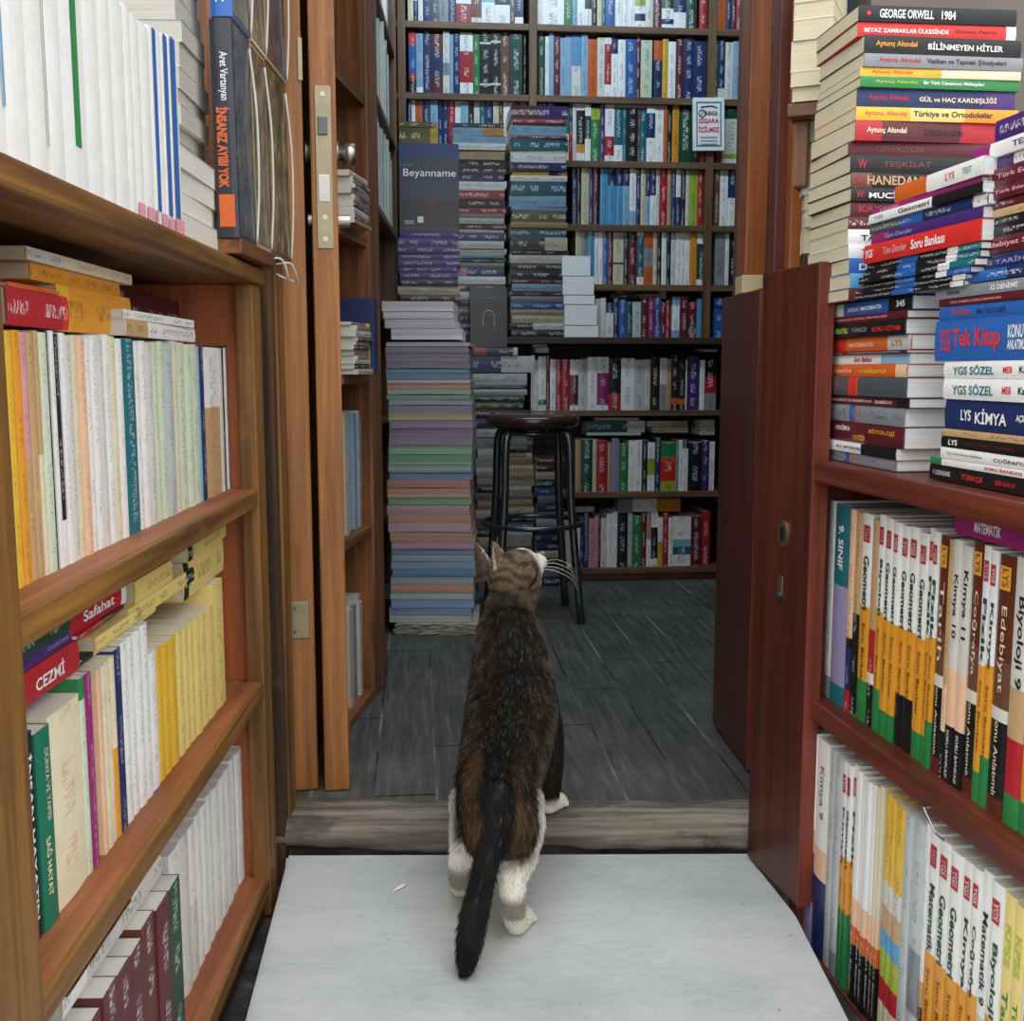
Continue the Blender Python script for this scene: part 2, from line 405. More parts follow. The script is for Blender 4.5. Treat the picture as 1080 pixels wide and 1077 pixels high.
# ================================================================ the setting
def ground_mat():
    m, nt, b = new_mat('wet_dirty_ground'); n = noise_n(nt, mapped(nt, (14, 14, 14)), 1.0, 6, .7)
    nt.links.new(ramp(nt, n, [(.35, lin('1a1a18')), (.55, lin('3a3a36')), (.72, lin('6a6860'))]), b.inputs['Base Color']); b.inputs['Roughness'].default_value = .7
    bump(nt, b, n, .6, .01); return m
def marble_mat():
    m, nt, b = new_mat('worn_grey_marble')
    n = noise_n(nt, mapped(nt, (3.2, 4.5, 3)), 1.0, 7, .62)
    c = ramp(nt, n, [(.3, lin('a2a6a4')), (.5, lin('b9bcba')), (.7, lin('c8cac6'))])
    v = ramp(nt, noise_n(nt, mapped(nt, (6, 22, 6)), 1.0, 5, .7), [(.5, (1, 1, 1)), (.53, (.86, .87, .88)), (.56, (1, 1, 1))])
    c = mixc(nt, c, v, .8, 'MULTIPLY')
    sp_ = ramp(nt, noise_n(nt, mapped(nt, (90, 90, 90)), 1.0, 2, .5), [(.72, (1, 1, 1)), (.78, (.45, .42, .38))])
    c = mixc(nt, c, sp_, .8, 'MULTIPLY')
    nt.links.new(c, b.inputs['Base Color']); b.inputs['Roughness'].default_value = .48; bump(nt, b, n, .12, .004); return m
def planks_mat():
    m, nt, b = new_mat('dark_worn_floorboards')
    tc = nd(nt, 'ShaderNodeTexCoord'); sep = nd(nt, 'ShaderNodeSeparateXYZ'); nt.links.new(tc.outputs['Object'], sep.inputs[0])
    W = .105
    q = math_n(nt, 'DIVIDE', sep.outputs[0], W); idn = math_n(nt, 'FLOOR', q); fr = math_n(nt, 'FRACT', q)
    rnd = nd(nt, 'ShaderNodeTexWhiteNoise', noise_dimensions='1D'); nt.links.new(idn, rnd.inputs['W'])
    yy = math_n(nt, 'FRACT', math_n(nt, 'ADD', math_n(nt, 'DIVIDE', sep.outputs[1], .95), rnd.outputs['Value']))
    ed = math_n(nt, 'MINIMUM', fr, math_n(nt, 'SUBTRACT', 1.0, fr)); seam = math_n(nt, 'LESS_THAN', ed, .022)
    eseam = math_n(nt, 'LESS_THAN', yy, .006)
    cmb = nd(nt, 'ShaderNodeCombineXYZ'); nt.links.new(math_n(nt, 'MULTIPLY', sep.outputs[0], 70), cmb.inputs[0]); nt.links.new(math_n(nt, 'ADD', math_n(nt, 'MULTIPLY', sep.outputs[1], 5.0), math_n(nt, 'MULTIPLY', rnd.outputs['Value'], 31)), cmb.inputs[1])
    g = noise_n(nt, cmb.outputs[0], 1.0, 5, .65)
    c = ramp(nt, g, [(.3, lin('373734')), (.5, lin('4c4c49')), (.72, lin('696761'))])
    c = mixc(nt, c, ramp(nt, rnd.outputs['Value'], [(0, (.72, .74, .75)), (1, (1.1, 1.08, 1.04))]), 1.0, 'MULTIPLY')
    big = noise_n(nt, mapped(nt, (3, 3, 3)), 1.0, 4, .6); c = mixc(nt, c, lin('86847e'), math_n(nt, 'MULTIPLY', ramp(nt, big, [(.5, (0, 0, 0)), (.75, (1, 1, 1))]), .35))
    pale = ramp(nt, noise_n(nt, mapped(nt, (5, 2, 5)), 1.0, 3, .6), [(.47, (0, 0, 0)), (.60, (1, 1, 1))])
    sc = mixc(nt, lin('141414'), lin('8a8880'), pale)
    c = mixc(nt, c, sc, math_n(nt, 'MULTIPLY', seam, .85)); c = mixc(nt, c, lin('101010'), eseam)
    nt.links.new(c, b.inputs['Base Color']); b.inputs['Roughness'].default_value = .62; bump(nt, b, g, .3, .003); return m
def plaster(name, h):
    return plain(name, h, .85, 0, .1, 6)

def prism(name, mat, pts, z0, z1, bev=.004, parent=None):
    bm = bmesh.new(); vs_ = [bm.verts.new((x, y, z1)) for x, y in pts]; f = bm.faces.new(vs_)
    r = bmesh.ops.extrude_face_region(bm, geom=[f]); bmesh.ops.translate(bm, vec=(0, 0, z0-z1), verts=[e for e in r['geom'] if isinstance(e, bmesh.types.BMVert)])
    if bev: bmesh.ops.bevel(bm, geom=list(bm.edges), offset=bev, segments=2, affect='EDGES')
    return bm_obj(name, bm, mat, parent)

tag(prism('ground', ground_mat(), [(-2.5, -1.5), (2.5, -1.5), (2.5, 1.78), (-2.5, 1.78)], -.12, -.06, 0), kind='structure')
mb_ = [ground(301, 913), ground(258, 1077), ground(897, 1077), ground(839, 963), ground(789, 903)]
dl = (mb_[1]-mb_[0]); dr = (mb_[2]-mb_[3])
near_l = mb_[1]+dl*2.4; near_r = mb_[2]+dr*3.6
tag(prism('floor_marble_slab', marble_mat(), [(near_l.x, near_l.y), (near_r.x, near_r.y), (mb_[2].x, mb_[2].y), (mb_[3].x, mb_[3].y), (.372, 1.60), (.372, 1.624), (-.352, 1.618), (mb_[0].x, mb_[0].y)], -.07, 0, .004), kind='structure')
fm = planks_mat()
FM = Matrix.Translation((_b.x, _b.y, FLOOR)) @ Matrix.Rotation(FB.a, 4, 'Z'); _i = FM.inverted()
fl = prism('floor', fm, [tuple((_i @ Vector((x, y, FLOOR)))[:2]) for x, y in ((-1.15, 1.725), (1.1, 1.725), (1.1, 4.25), (-1.15, 4.25))], -.05, 0, 0)
fl.matrix_basis = FM
tag(fl, kind='structure')
# timber threshold with worn rounded arris
bm = bmesh.new(); nseg = 60; prof = [(.03, -.045), (.025, -.004), (.001, .003), (0, .018), (.006, .034), (.02, .043), (.05, .046), (.085, .045), (.10, .042), (.10, -.045)]
rings = []
for i in range(nseg+1):
    x = -.40+.80*i/nseg; rr = []
    for j, (y, z) in enumerate(prof):
        w = noise.noise((x*5, j*.7, 3.1))*.009; w2 = noise.noise((x*22, j*1.7, 8))*.004
        rr.append(bm.verts.new((x, 1.634+y+(w+w2 if y < .02 else 0), z+(w*.7+w2*.7 if z > 0 else 0))))
    rings.append(rr)
for i in range(nseg):
    for j in range(len(prof)-1): bm.faces.new((rings[i][j], rings[i+1][j], rings[i+1][j+1], rings[i][j+1]))
bm.faces.new(rings[0]); bm.faces.new(rings[-1][::-1])
tag(bm_obj('trim_threshold', bm, wood('threshold', 'x'), None, None, True), kind='structure')
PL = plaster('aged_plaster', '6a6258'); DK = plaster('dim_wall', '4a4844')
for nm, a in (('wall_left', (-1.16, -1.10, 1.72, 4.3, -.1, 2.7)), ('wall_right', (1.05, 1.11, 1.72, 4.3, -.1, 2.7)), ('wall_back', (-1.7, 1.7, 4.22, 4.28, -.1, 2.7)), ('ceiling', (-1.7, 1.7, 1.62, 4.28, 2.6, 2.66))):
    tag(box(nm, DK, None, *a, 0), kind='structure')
tag(box('trim_side_post', wood('oak', 'z'), None, -.455, -.395, 1.60, 1.655, .90, 3.2, .003), kind='structure')
tag(box('wall_front_left', PL, None, -2.2, -.455, 1.66, 1.72, -.1, 3.2, 0), kind='structure')
tag(box('wall_front_right', PL, None, .52, 2.2, 1.66, 1.72, -.1, 3.2, 0), kind='structure')
tag(box('wall_front_lintel', PL, None, -.455, .52, 1.66, 1.72, 2.05, 3.2, 0), kind='structure')

# door jamb to the left: weathered post with a pale bead
def px_box(name, mat, parent, pxl, pxr, Yf, depth, z0, z1, bev=.002, yref=560):
    a = at(pxl, yref, Yf); b = at(pxr, yref, Yf)
    return box(name, mat, parent, a.x, b.x, Yf, Yf+depth, z0, z1, bev)
tag(px_box('trim_doorpost', wood('oldpost', 'z'), None, 273.5, 292, 1.635, .08, -.06, 2.05), kind='structure')
tag(px_box('trim_doorpost_bead', wood('case_edge', 'z'), None, 292.3, 298.5, 1.66, .05, -.04, 2.05), kind='structure')

# ================================================================ door leaves (open, seen on their edges)
def leaf(name, label, pxl, pxr, Y, ang, width, mat):
    a = at(pxl, 560, Y); b = at(pxr, 560, Y); t = b.x-a.x
    r = thing(name, label, 'door', Matrix.Translation((a.x, Y, 0)) @ Matrix.Rotation(ang, 4, 'Z'))
    box('door_panel', mat, r, 0, t, 0, width, FLOOR+.002, 2.02, .003)
    return r, t
A1, _t = leaf('folding_door_leaf', 'brown wooden door leaf standing edge-on beside the old doorpost, with a pale hinge plate', 300.5, 329, 1.765, math.radians(11.5), .27, wood('leaf', 'z'))
zc = at(313, 655, 1.76).z
box('hinge_plate', BRASSY, A1, -.004, .036, -.0025, .002, zc-.031, zc+.031, .001)
for dz in (-.02, .02):
    bm = bmesh.new(); tube(bm, [(.012, -.0035, zc+dz), (.012, -.001, zc+dz)], .003, 10); bm_obj('screw', bm, CHROME, A1)
bm = bmesh.new(); tube(bm, [(-.006, -.004, zc-.032), (-.006, -.004, zc+.032)], .004, 10); bm_obj('hinge_pin', bm, CHROME, A1)
zc = at(320, 60, 1.76).z
box('strike_plate', BRASSY, A1, _t-.006, _t+.0015, -.002, .002, zc-.032, zc+.032, .0008)
A2, _t = leaf('folding_door_leaf', 'brown wooden door leaf with a brass mortise lock plate, standing edge-on in the doorway', 336.5, 363, 1.765, math.radians(10.2), .30, wood('leaf', 'z'))
z0 = at(350, 262, 1.765).z; z1 = at(350, 90, 1.765).z
lp = box('lock_faceplate', BRASSY, A2, .008, _t-.008, -.0018, .003, z0, z1, .0008)
def zl(py): return at(350, py, 1.765).z
box('latch_bolt', CHROME, lp, .012, _t-.014, -.006, 0, zl(142), zl(123), .001)
box('dead_bolt', STEEL, lp, .011, _t-.012, -.003, 0, zl(213), zl(184), .001)
for py in (99, 229, 252):
    bm = bmesh.new(); tube(bm, [(_t*.5, -.0032, zl(py)), (_t*.5, -.001, zl(py))], .0042, 12); bm_obj('screw', bm, STEEL, lp)
for sgn, x0 in ((1, _t), (-.3, 0)):
    bm = bmesh.new(); z = zl(155); tube(bm, [(x0, .05, z), (x0+sgn*.003, .05, z), (x0+sgn*.0035, .05, z), (x0+sgn*.014, .05, z)], [.019, .019, .012, .011], 18); tube(bm, [(x0+sgn*.012, .05, z), (x0+sgn*.03, .05, z)], [.016, .018], 18)
    bm_obj('door_knob', bm, STEEL, A2, None, True)
    bm = bmesh.new(); z = zl(228); tube(bm, [(x0, .05, z), (x0+sgn*.02, .05, z)], .010, 16); bm_obj('lock_cylinder', bm, STEEL, A2)
# ---- right: reddish half-height leaves
def half_leaf(label, n0, n1, ytop0, ytop1, z0, th, lock):
    """n0 far bottom, n1 near bottom (ground points)"""
    d = Vector((n1.x-n0.x, n1.y-n0.y)); L = d.length; a = math.atan2(d.y, d.x)
    r = thing('half_height_door_leaf', label, 'door', Matrix.Translation((n0.x, n0.y, 0)) @ Matrix.Rotation(a, 4, 'Z'))
    fr = Frame(n0.x, n0.y, a); zt = fr.hit(*ytop0)[1]; zt1 = fr.hit(*ytop1)[1]; zt = (zt+zt1)/2
    box('door_panel', wood('redleaf', 'z'), r, 0, L, 0, th, z0, zt, .003)
    box('edge_lipping', wood('redlip', 'z'), r, L, L+.004, -.001, th+.001, z0, zt, .001)
    if lock:
        x, z = fr.hit(827, 563)
        bm = bmesh.new(); tube(bm, [(x, 0, z), (x, -.003, z)], .019, 24); bmesh.ops.scale(bm, vec=(.75, 1, 1), space=Matrix.Translation((-x, 0, -z)), verts=bm.verts); rz = bm_obj('lock_rosette', bm, BRASSY, r)
        bm = bmesh.new(); tube(bm, [(x, -.003, z), (x, -.0036, z)], .011, 20); bmesh.ops.scale(bm, vec=(.75, 1, 1), space=Matrix.Translation((-x, 0, -z)), verts=bm.verts); bm_obj('lock_recess', bm, plain('lock_black', '15120f', .6), rz)
        x, z = fr.hit(824, 617); box('keyhole_plate', BRASSY, r, x-.006, x+.006, -.002, 0, z-.013, z+.013, .001)
        x2, z2 = fr.hit(823, 628); bm = bmesh.new(); tube(bm, [(x2, 0, z2), (x2, -.006, z2)], .006, 14); bm_obj('small_knob', bm, CHROME, r)
    return r, fr, zt
_, FD1, zt1 = half_leaf('reddish-brown half-height door leaf with an oval lock rosette, beside the bookcase full of test books', ground(787.5, 905), ground(840, 960), (805, 299), (857, 265), .004, .021, True)
_, FD2, zt2 = half_leaf('dark half-height door leaf further inside, behind the leaf with the lock', ground(751, 765, FLOOR), ground(787, 815, FLOOR), (752, 318), (803, 303), FLOOR+.006, .04, False)
# ---- right: upper posts
UP = thing('upper_door_leaf', 'tall orange-brown upper door leaf standing edge-on above the dark half-height leaf', 'door', Matrix.Translation((0, 0, 0)))
a = at(789, 150, 2.02); b = at(812, 150, 2.02); zb = at(800, 291, 2.02).z
box('door_panel', wood('orange', 'z'), UP, a.x, b.x, 2.02, 2.10, zb, 2.02, .003)
WB = thing('wooden_block', 'small pale block of wood on top of the dark half-height leaf', 'block')
a = at(781, 300, 2.0); b = at(803, 300, 2.0); box('block_body', plain('pale_softwood', 'c8b48c', .7), WB, a.x, b.x, 1.985, 2.05, zt2+.001, zb-.001, .002)
tag(px_box('trim_door_frame_right', wood('red', 'z'), None, 818, 833, 1.74, .05, zt1, 2.04, .002, 200), kind='structure')
tag(px_box('trim_door_frame_right_outer', wood('orange', 'z'), None, 834, 852, 1.70, .03, zt1-.02, 2.04, .003, 200), kind='structure')

# ================================================================ bookcase to the left of the doorway
def shelf_case(name, label, frame, x0, x1, depth, zs, mats, stile, z_bot, ztop, th=.02, top=None, lean=0):
    side, edge, shelf, back = mats
    r = thing(name, label, 'bookcase', frame.M.copy())
    box('upright', side, r, x1-stile, x1, 0, depth, z_bot, ztop, .003)
    box('upright', side, r, x0, x0+stile, 0, depth, z_bot, ztop, .003)
    for z in zs:
        s = box('shelf', shelf, r, x0+stile, x1-stile, .002, depth, z-th, z, .001)
        if z > 0: box('shelf_lipping', edge, s, x0+stile*.3, x1-stile*.3, -.004, .004, z-th-.002, z-.0005, .002)
    box('back_panel', back, r, x0, x1, depth, depth+.008, z_bot, ztop, 0)
    if top:
        box('top_board', edge, r, x0-.02, x1+.012, -.012, depth+.01, ztop, ztop+top, .004)
    return r
CL = shelf_case('bookcase', 'orange-brown wooden bookcase of paperbacks beside the old doorpost', FL, -.84, .075, .27, [.583, .303, .005], (wood('orange_panel', 'z'), wood('case_edge', 'x'), wood('case_shelf', 'x'), wood('red_back', 'x')), .03, -.055, .868, .022, .022)
box('face_stile', wood('case_edge', 'z'), CL, .028, .08, -.006, .02, -.055, .868, .003)
box('face_stile', wood('case_edge', 'z'), CL, -.85, -.772, -.006, .02, -.055, .868, .003)
box('plinth', wood('dark', 'x'), CL, -.84, .075, .004, .03, -.055, -.018, .001)
TOPZ = .891
# ---- bookcase to the right
CR = shelf_case('bookcase', 'reddish-brown bookcase of test books beside the half-height door leaf', FR, .045, 1.0, .30, [.303, -.055], (wood('red', 'z'), wood('red', 'x'), wood('red', 'x'), wood('red_back', 'x')), .03, -.078, .603, .025)
box('ledge', wood('red', 'x'), CR, .042, 1.02, -.014, .32, .603, .630, .004)
box('face_stile', wood('redlip', 'z'), CR, .045, .078, -.006, .012, -.058, .602, .003)
# bent staple in the ledge of the middle shelf
x, z = FR.hit(985, 868, -.006); bm = bmesh.new(); tube(bm, [(x-.012, -.004, z+.012), (x-.012, -.012, z+.012), (x+.016, -.013, z-.004), (x+.018, -.004, z-.012)], .0012, 8); bm_obj('staple', bm, STEEL, CR)

# ================================================================ rear bookcase
def zB(py, px=680, r=0): return FB.hit(px, py, r)[1]
def zU(py, px=650, r=0): return FU.hit(px, py, r)[1]
RW = wood('rear', 'x'); RV = wood('rear', 'z')
xl = FB.hit(488, 500)[0]; xr = FB.hit(830, 500)[0]
LEDGE = zB(356)
CB = thing('bookcase', 'dark low bookcase with a projecting ledge, behind the stool at the end of the shop', 'bookcase', FB.M.copy())
box('ledge', wood('dark', 'x'), CB, xl, xr, -.02, .36, LEDGE-.022, LEDGE, .003)
box('back_panel', wood('dark', 'x'), CB, xl, xr, .30, .32, 0, LEDGE-.023, 0)
box('plinth', wood('red', 'x'), CB, xl, xr, .012, .035, 0, zB(600)-.001, .002)
ROW_G, ROW_H, ROW_I = zB(433), zB(519), zB(599)
for z in (ROW_G, ROW_H, ROW_I): box('shelf', RW, CB, xl, xr, 0, .30, z-.018, z, .001)
for px in (506, 838):
    x = FB.hit(px, 500)[0]; box('upright', RV, CB, x-.012, x+.012, -.002, .30, 0, LEDGE-.022, .001)
CU = thing('bookcase', 'tall brown wall shelves packed with books above the ledge at the end of the shop', 'bookcase', FU.M.copy())
ULS = [zU(y) for y in (-41, 27.5, 102, 170, 237, 300)]
uxl = FU.hit(395, 100)[0]; uxr = FU.hit(840, 100)[0]
for z in ULS: box('shelf', RW, CU, uxl, uxr, 0, .22, z-.021, z, .001)
for px in (562, 750, 787, 424):
    x = FU.hit(px, 100)[0]; box('upright', RV, CU, x-.013 if px != 787 else x-.02, x+.013 if px != 787 else x+.02, -.004, .22, LEDGE+.002, 2.35, .001)
box('back_panel', wood('dark', 'x'), CU, uxl, uxr, .22, .235, LEDGE+.002, 2.35, 0)

# ================================================================ bookcases along the left wall inside
FI = Frame(-.317, 2.085, math.atan2(1, .095))
CI = thing('bookcase', 'brown wooden side bookcase just inside the doorway behind the door leaf with the lock', 'bookcase', FI.M.copy())
xe = FI.hit(404, 500)[0]; xs_ = FI.hit(377, 500)[0]
IZ = [.06, .42, .74, 1.02, 1.30]
for z in IZ: box('shelf', wood('oak', 'x'), CI, 0, xe-.10, .004, .25, z-.018, z, .001)
box('upright', wood('oak', 'z'), CI, xe-.10, xe, 0, .26, 0+FLOOR, 1.9, .003)
box('upright', wood('oak', 'z'), CI, -.02, 0, .03, .26, 0+FLOOR, 1.9, .003)
box('back_panel', wood('dark', 'x'), CI, -.02, xe, .26, .27, FLOOR, 1.9, 0)
FJ = Frame(-.335, 2.58, math.atan2(1, -.03))
CJ = thing('bookcase', 'side bookcase of pale spines along the wall behind the pastel paper stack', 'bookcase', FJ.M.copy())
JZ = [.30, .60, .90, 1.18, 1.46, 1.74]
for z in JZ: box('shelf', RW, CJ, 0, 1.0, .004, .24, z-.018, z, .001)
for x in (-.02, 1.0): box('upright', RV, CJ, x, x+.02, 0, .24, FLOOR, 2.2, .002)
box('back_panel', wood('dark', 'x'), CJ, -.02, 1.02, .24, .25, FLOOR, 2.2, 0)
# narrow shelving on the right inside, glimpsed between the door posts
FK = Frame(.78, 2.9, math.radians(0))
CK = thing('bookcase', 'shelf unit glimpsed through the gap between the posts beside the upper door leaf', 'bookcase', FK.M.copy())
KZ = [at(815, 42, 2.9).z, at(815, 105, 2.9).z, at(815, 172, 2.9).z]
for z in KZ: box('shelf', RW, CK, -.14, .2, 0, .22, z-.02, z, .001)
box('upright', RV, CK, -.16, -.14, 0, .22, FLOOR, 2.2, .001); box('upright', RV, CK, .2, .22, 0, .22, FLOOR, 2.2, .001)

# ================================================================ stool
def stool():
    Y = 3.1; zs_ = at(560, 437, Y).z; cx = at(562, 437, Y).x
    r = thing('bar_stool', 'tall round stool with a padded brown seat and dark tube legs, behind the cat', 'stool', Matrix.Translation((cx, Y, FLOOR)))
    zs_ -= FLOOR
    bm = bmesh.new(); prof = [(.0, 0), (.118, 0), (.128, .006), (.133, .016), (.131, .028), (.118, .036), (.06, .040), (0, .041)]
    seg = 40; rr = [[bm.verts.new((p*math.cos(k*2*math.pi/seg), p*math.sin(k*2*math.pi/seg), zs_-.036+z)) for k in range(seg)] for p, z in prof[1:-1]]
    for i in range(len(rr)-1):
        for k in range(seg): bm.faces.new((rr[i][k], rr[i][(k+1) % seg], rr[i+1][(k+1) % seg], rr[i+1][k]))
    bm.faces.new(rr[0][::-1]); bm.faces.new(rr[-1])
    bm_obj('seat', bm, plain('brown_vinyl', '3c231c', .2, 0, .15, 8), r, None, True)
    for k in range(4):
        a = math.radians(45+90*k+8); ca, sa = math.cos(a), math.sin(a)
        P = curve_pts([(ca*.06, sa*.06, zs_-.045), (ca*.105, sa*.105, zs_-.048), (ca*.126, sa*.126, zs_-.085), (ca*.134, sa*.134, zs_*.55), (ca*.168, sa*.168, .008)], 6)
        bm = bmesh.new(); tube(bm, P, .0115, 12); L = bm_obj('leg', bm, CHROME, r, None, True)
        bm = bmesh.new(); tube(bm, [(ca*.169, sa*.169, 0), (ca*.168, sa*.168, .02)], .0115, 12); bm_obj('rubber_foot', bm, plain('black_rubber', '141414', .7), L)
    z = zs_*.47; bm = bmesh.new(); R0 = .144
    P = [(R0*math.cos(k*2*math.pi/48), R0*math.sin(k*2*math.pi/48), z) for k in range(49)]; tube(bm, P, .0075, 10, False); bm_obj('foot_ring', bm, CHROME, r, None, True)
    z = zs_-.052; bm = bmesh.new(); R0 = .085
    P = [(R0*math.cos(k*2*math.pi/48), R0*math.sin(k*2*math.pi/48), z) for k in range(49)]; tube(bm, P, .006, 10, False); bm_obj('seat_ring', bm, CHROME, r, None, True)
stool()

# ================================================================ books on the rear wall shelves (pixel columns read on the photo)
REAR_TOP = ULS
def rear(z, yref, toks, place, hmin, hmax, fr=FU, r=.015, group=None, name='textbook', end='left'):
    return row(fr, r, z, yref, toks, place, name, None, hmin, hmax, .15, True, group, rj=.004, tilt=.004, end=end)
P1 = 'top rear shelf'; P2 = 'second rear shelf'; P3 = 'third rear shelf'; P4 = 'fourth rear shelf'; P5 = 'fifth rear shelf'; P6 = 'rear ledge row'
BL, BM_, BR = ', narrow end bay', ', wide middle bay', ', slim bay by door'
def rbay(z, y, toks, place, bay, h0, h1): rear(z, y, toks, place+bay, h0, h1, end='left')
rbay(ULS[1], 12, '430 C 436 R/W/N 440 - 441 R/W 446 N 455 a 463 G 473 N 481 W:7/R:3 497 S:9/w 508 L:7/W:3 522 K/W/K/W/K/W:2 538 S 543 N:8/W 552', P1, BL, .20, .23)
rbay(ULS[1], 12, '567 W 572 L:2/W:8 595 V 604 L 609 W 617 O:2/K/W 624 K 630 C 635 T 639 B 649 W 657 W 663 W 670 A:6/W/N/W 681 w 689 D 698 v:8/W:2/N/W 711 R:3/N:3/W:2 724 v 735 - 738 W:3/R:5 746', P1, BM_, .20, .23)
rbay(ULS[1], 12, '755 O 766 N 772 D 777 R 782', P1, BR, .20, .23)
rbay(ULS[2], 65, '431 r:2/B:4/R/K:2 439 L:8/W 446 N 455 D:3/N:4/D:3 467 w:5/G:2/w:3 474 L 478 N 485 W:3/R:5/W:2 499 V 506 K/w:.2/K:4/w:.2/K 518 K/w:.2/K:4/w:.2/K 528 S 538 v 551 - 552 K 555', P2, BL, .185, .205)
rbay(ULS[2], 65, '568 v 575 W 579 L 584 D 591 L 597 L 603 h:5/w:5 613 L 620 O 630 w 638 W/R:6/W:2 645 N:3/W:7 652 W 660 B 671 D 676 c 688 - 690 O:3/N:6 699 Y 705 W 713 D 721 N 732 N 745', P2, BM_, .185, .205)
rbay(ULS[2], 65, '754 V 758 N:8/w:2 765 w 773 L 782', P2, BR, .185, .205)
rbay(ULS[3], 135, '430 N 434 W 438 O 446 N 454 L 462 N 467 N 473 R 480 W/N 486 L 494 K/W 500 w 506 T 512 N/C 520 C 526 S 531 W 541 D 549 G/v 556', P3, BL, .185, .20)
rbay(ULS[3], 140, '568 R 572 N 578 B 585 T/W 592 V/W 600 N/R 604 w 608 W/K:4/o/W 617 W/v:2/W:2 623 A:2/V:7 633 P 638 W:5/R:3/W 648 T:7/W:3 657 T 661 K 673 S 675 T 682 W/N:4/W:4 691 W 700 O 704 K 709 o 716 v 731 v 738 R 745', P3, BM_, .175, .195)
rbay(ULS[3], 140, '756 R 762 v:2/w:7/A/W 780', P3, BR, .175, .195)
rbay(ULS[4], 205, '604 N 609 K 613 C 621 P 626 D 631 - 633 h 641 N:3/h:6 650 N:3/h:6 657 N:3/L:6 664 W:3/L 671 N 676 C 681 N/L 686 N/W 692 w 696 R 704 s 708 N 713 W/N 718 K 723 w 727 A 736 R 742', P4, BM_, .19, .205)
rbay(ULS[4], 205, '753 S 759 W 768 N/W 777', P4, BR, .19, .205)
rbay(ULS[5], 270, '607 C 613 G 620 h 627 W 632 W 636 B 641 D 647 C:6/K:.4/C:4 658 K 663 D 672 W/T:5/W 679 O:4/G:4/O:4 689 C 693 K 698 W 703 K 708 w 713 W 718 W 723 W 728 o 735 W:2/v:6/W 745', P5, BM_, .175, .19)
rbay(ULS[5], 270, '754 G 765 W 769 K 779', P5, BR, .175, .19)
ZL = LEDGE+.001
rbay(ZL, 335, '628 w 634 W 639 N:2/W:5 647 N 653 B 661 v 667 g 676 D 684 M 690 B/P/B 697 D 703 R 707 - 709 L:2/W:6/L:2 717 D 726 R/D:4/G/R 735 h 743', P6, BM_, .12, .15)
rbay(ZL, 335, '753 B:2/N/B:8 764 N 770', P6, BR, .14, .15)
def flat(fr, r, ref, items, place, base=None, depth=.14, name='paperback', x=None):
    return pile(fr, r, ref, items, place, name, None, depth, True, base=base)
flat(FU, .012, 645, [(648, 704, 108.5, 113, 'w')], 'lying across the third rear shelf row', depth=.12)
flat(FU, .012, 625, [(625, 655, 174.5, 177.5, 's')], 'lying across the fourth rear shelf row', depth=.12)
flat(FU, .012, 690, [(667, 718, 241, 245, 'h')], 'lying across the fifth rear shelf row', depth=.12)
flat(FU, .02, 680, [(651, 703, 303.5, 309.5, 'Y/R/K:4/W'), (648, 703, 310, 315, 'K/s')], 'lying over the rear ledge row', depth=.12)
flat(FU, .012, 765, [(759, 774, 302, 306, 'V')], 'lying over blue spines on the ledge', depth=.12)
# no-smoking notice on the shelf upright
def notice():
    x, z = FU.hit(747.5, 131, -.02); M = FU.M @ Matrix.Translation((x, -.02, z)) @ Matrix.Rotation(math.radians(-1.5), 4, 'Y')
    w = FU.hit(764, 131, -.02)[0]-FU.hit(731, 131, -.02)[0]; h = FU.hit(747, 103, -.02)[1]-FU.hit(747, 159, -.02)[1]
    r = thing('no_smoking_sign', 'white framed no-smoking notice with red lettering fixed to the rear shelf upright', 'sign', M)
    box('frame', plain('white_card', 'e2e2de', .4), r, -w/2, w/2, -.001, .012, -h/2, h/2, .001)
    gm = ink_mat('T'); bm = bmesh.new(); a, b = w*.40, h*.42
    for (x0, x1, z0, z1) in ((-a, a, b-.004, b), (-a, a, -b, -b+.004), (-a, -a+.004, -b, b), (a-.004, a, -b, b)): add_box(bm, x0, x1, -.0022, -.001, z0, z1, 0)
    bm_obj('border_line', bm, gm, r)
    lettering('lettering', 'BURADA', ink_mat('K'), r, (-w*.12, -.0024, h*.16), (1, 0, 0), (0, 0, 1), w*.40, h*.085, .03)
    lettering('lettering', 'SİGARA', ink_mat('r'), r, (-w*.32, -.0024, h*.02), (1, 0, 0), (0, 0, 1), w*.64, h*.11, .03)
    lettering('lettering', 'İÇİLMEZ', ink_mat('r'), r, (-w*.33, -.0024, -h*.17), (1, 0, 0), (0, 0, 1), w*.66, h*.14, .03)
    bm = bmesh.new(); P = [(-w*.22+.011*math.cos(k*math.pi/12), -.0026, h*.20+.011*math.sin(k*math.pi/12)) for k in range(25)]; tube(bm, P, .0013, 6, False)
    tube(bm, [(-w*.22-.008, -.0026, h*.20-.008), (-w*.22+.008, -.0026, h*.20+.008)], .0012, 6); bm_obj('prohibition_ring', bm, ink_mat('K'), r)
    bm = bmesh.new(); tube(bm, curve_pts([(-w*.26, -.0024, h*.315), (-w*.05, -.0024, h*.335), (w*.12, -.0024, h*.335), (w*.27, -.0024, h*.30)], 5), .0018, 6); bm_obj('printed_stroke', bm, ink_mat('K'), r)
    for k in range(3):
        bm = bmesh.new(); add_box(bm, -w*.27, w*.27, -.0022, -.001, -h*.24-k*.011-.0035, -h*.24-k*.011, 0); bm_obj('printed_line', bm, ink_mat('G'), r)
notice()
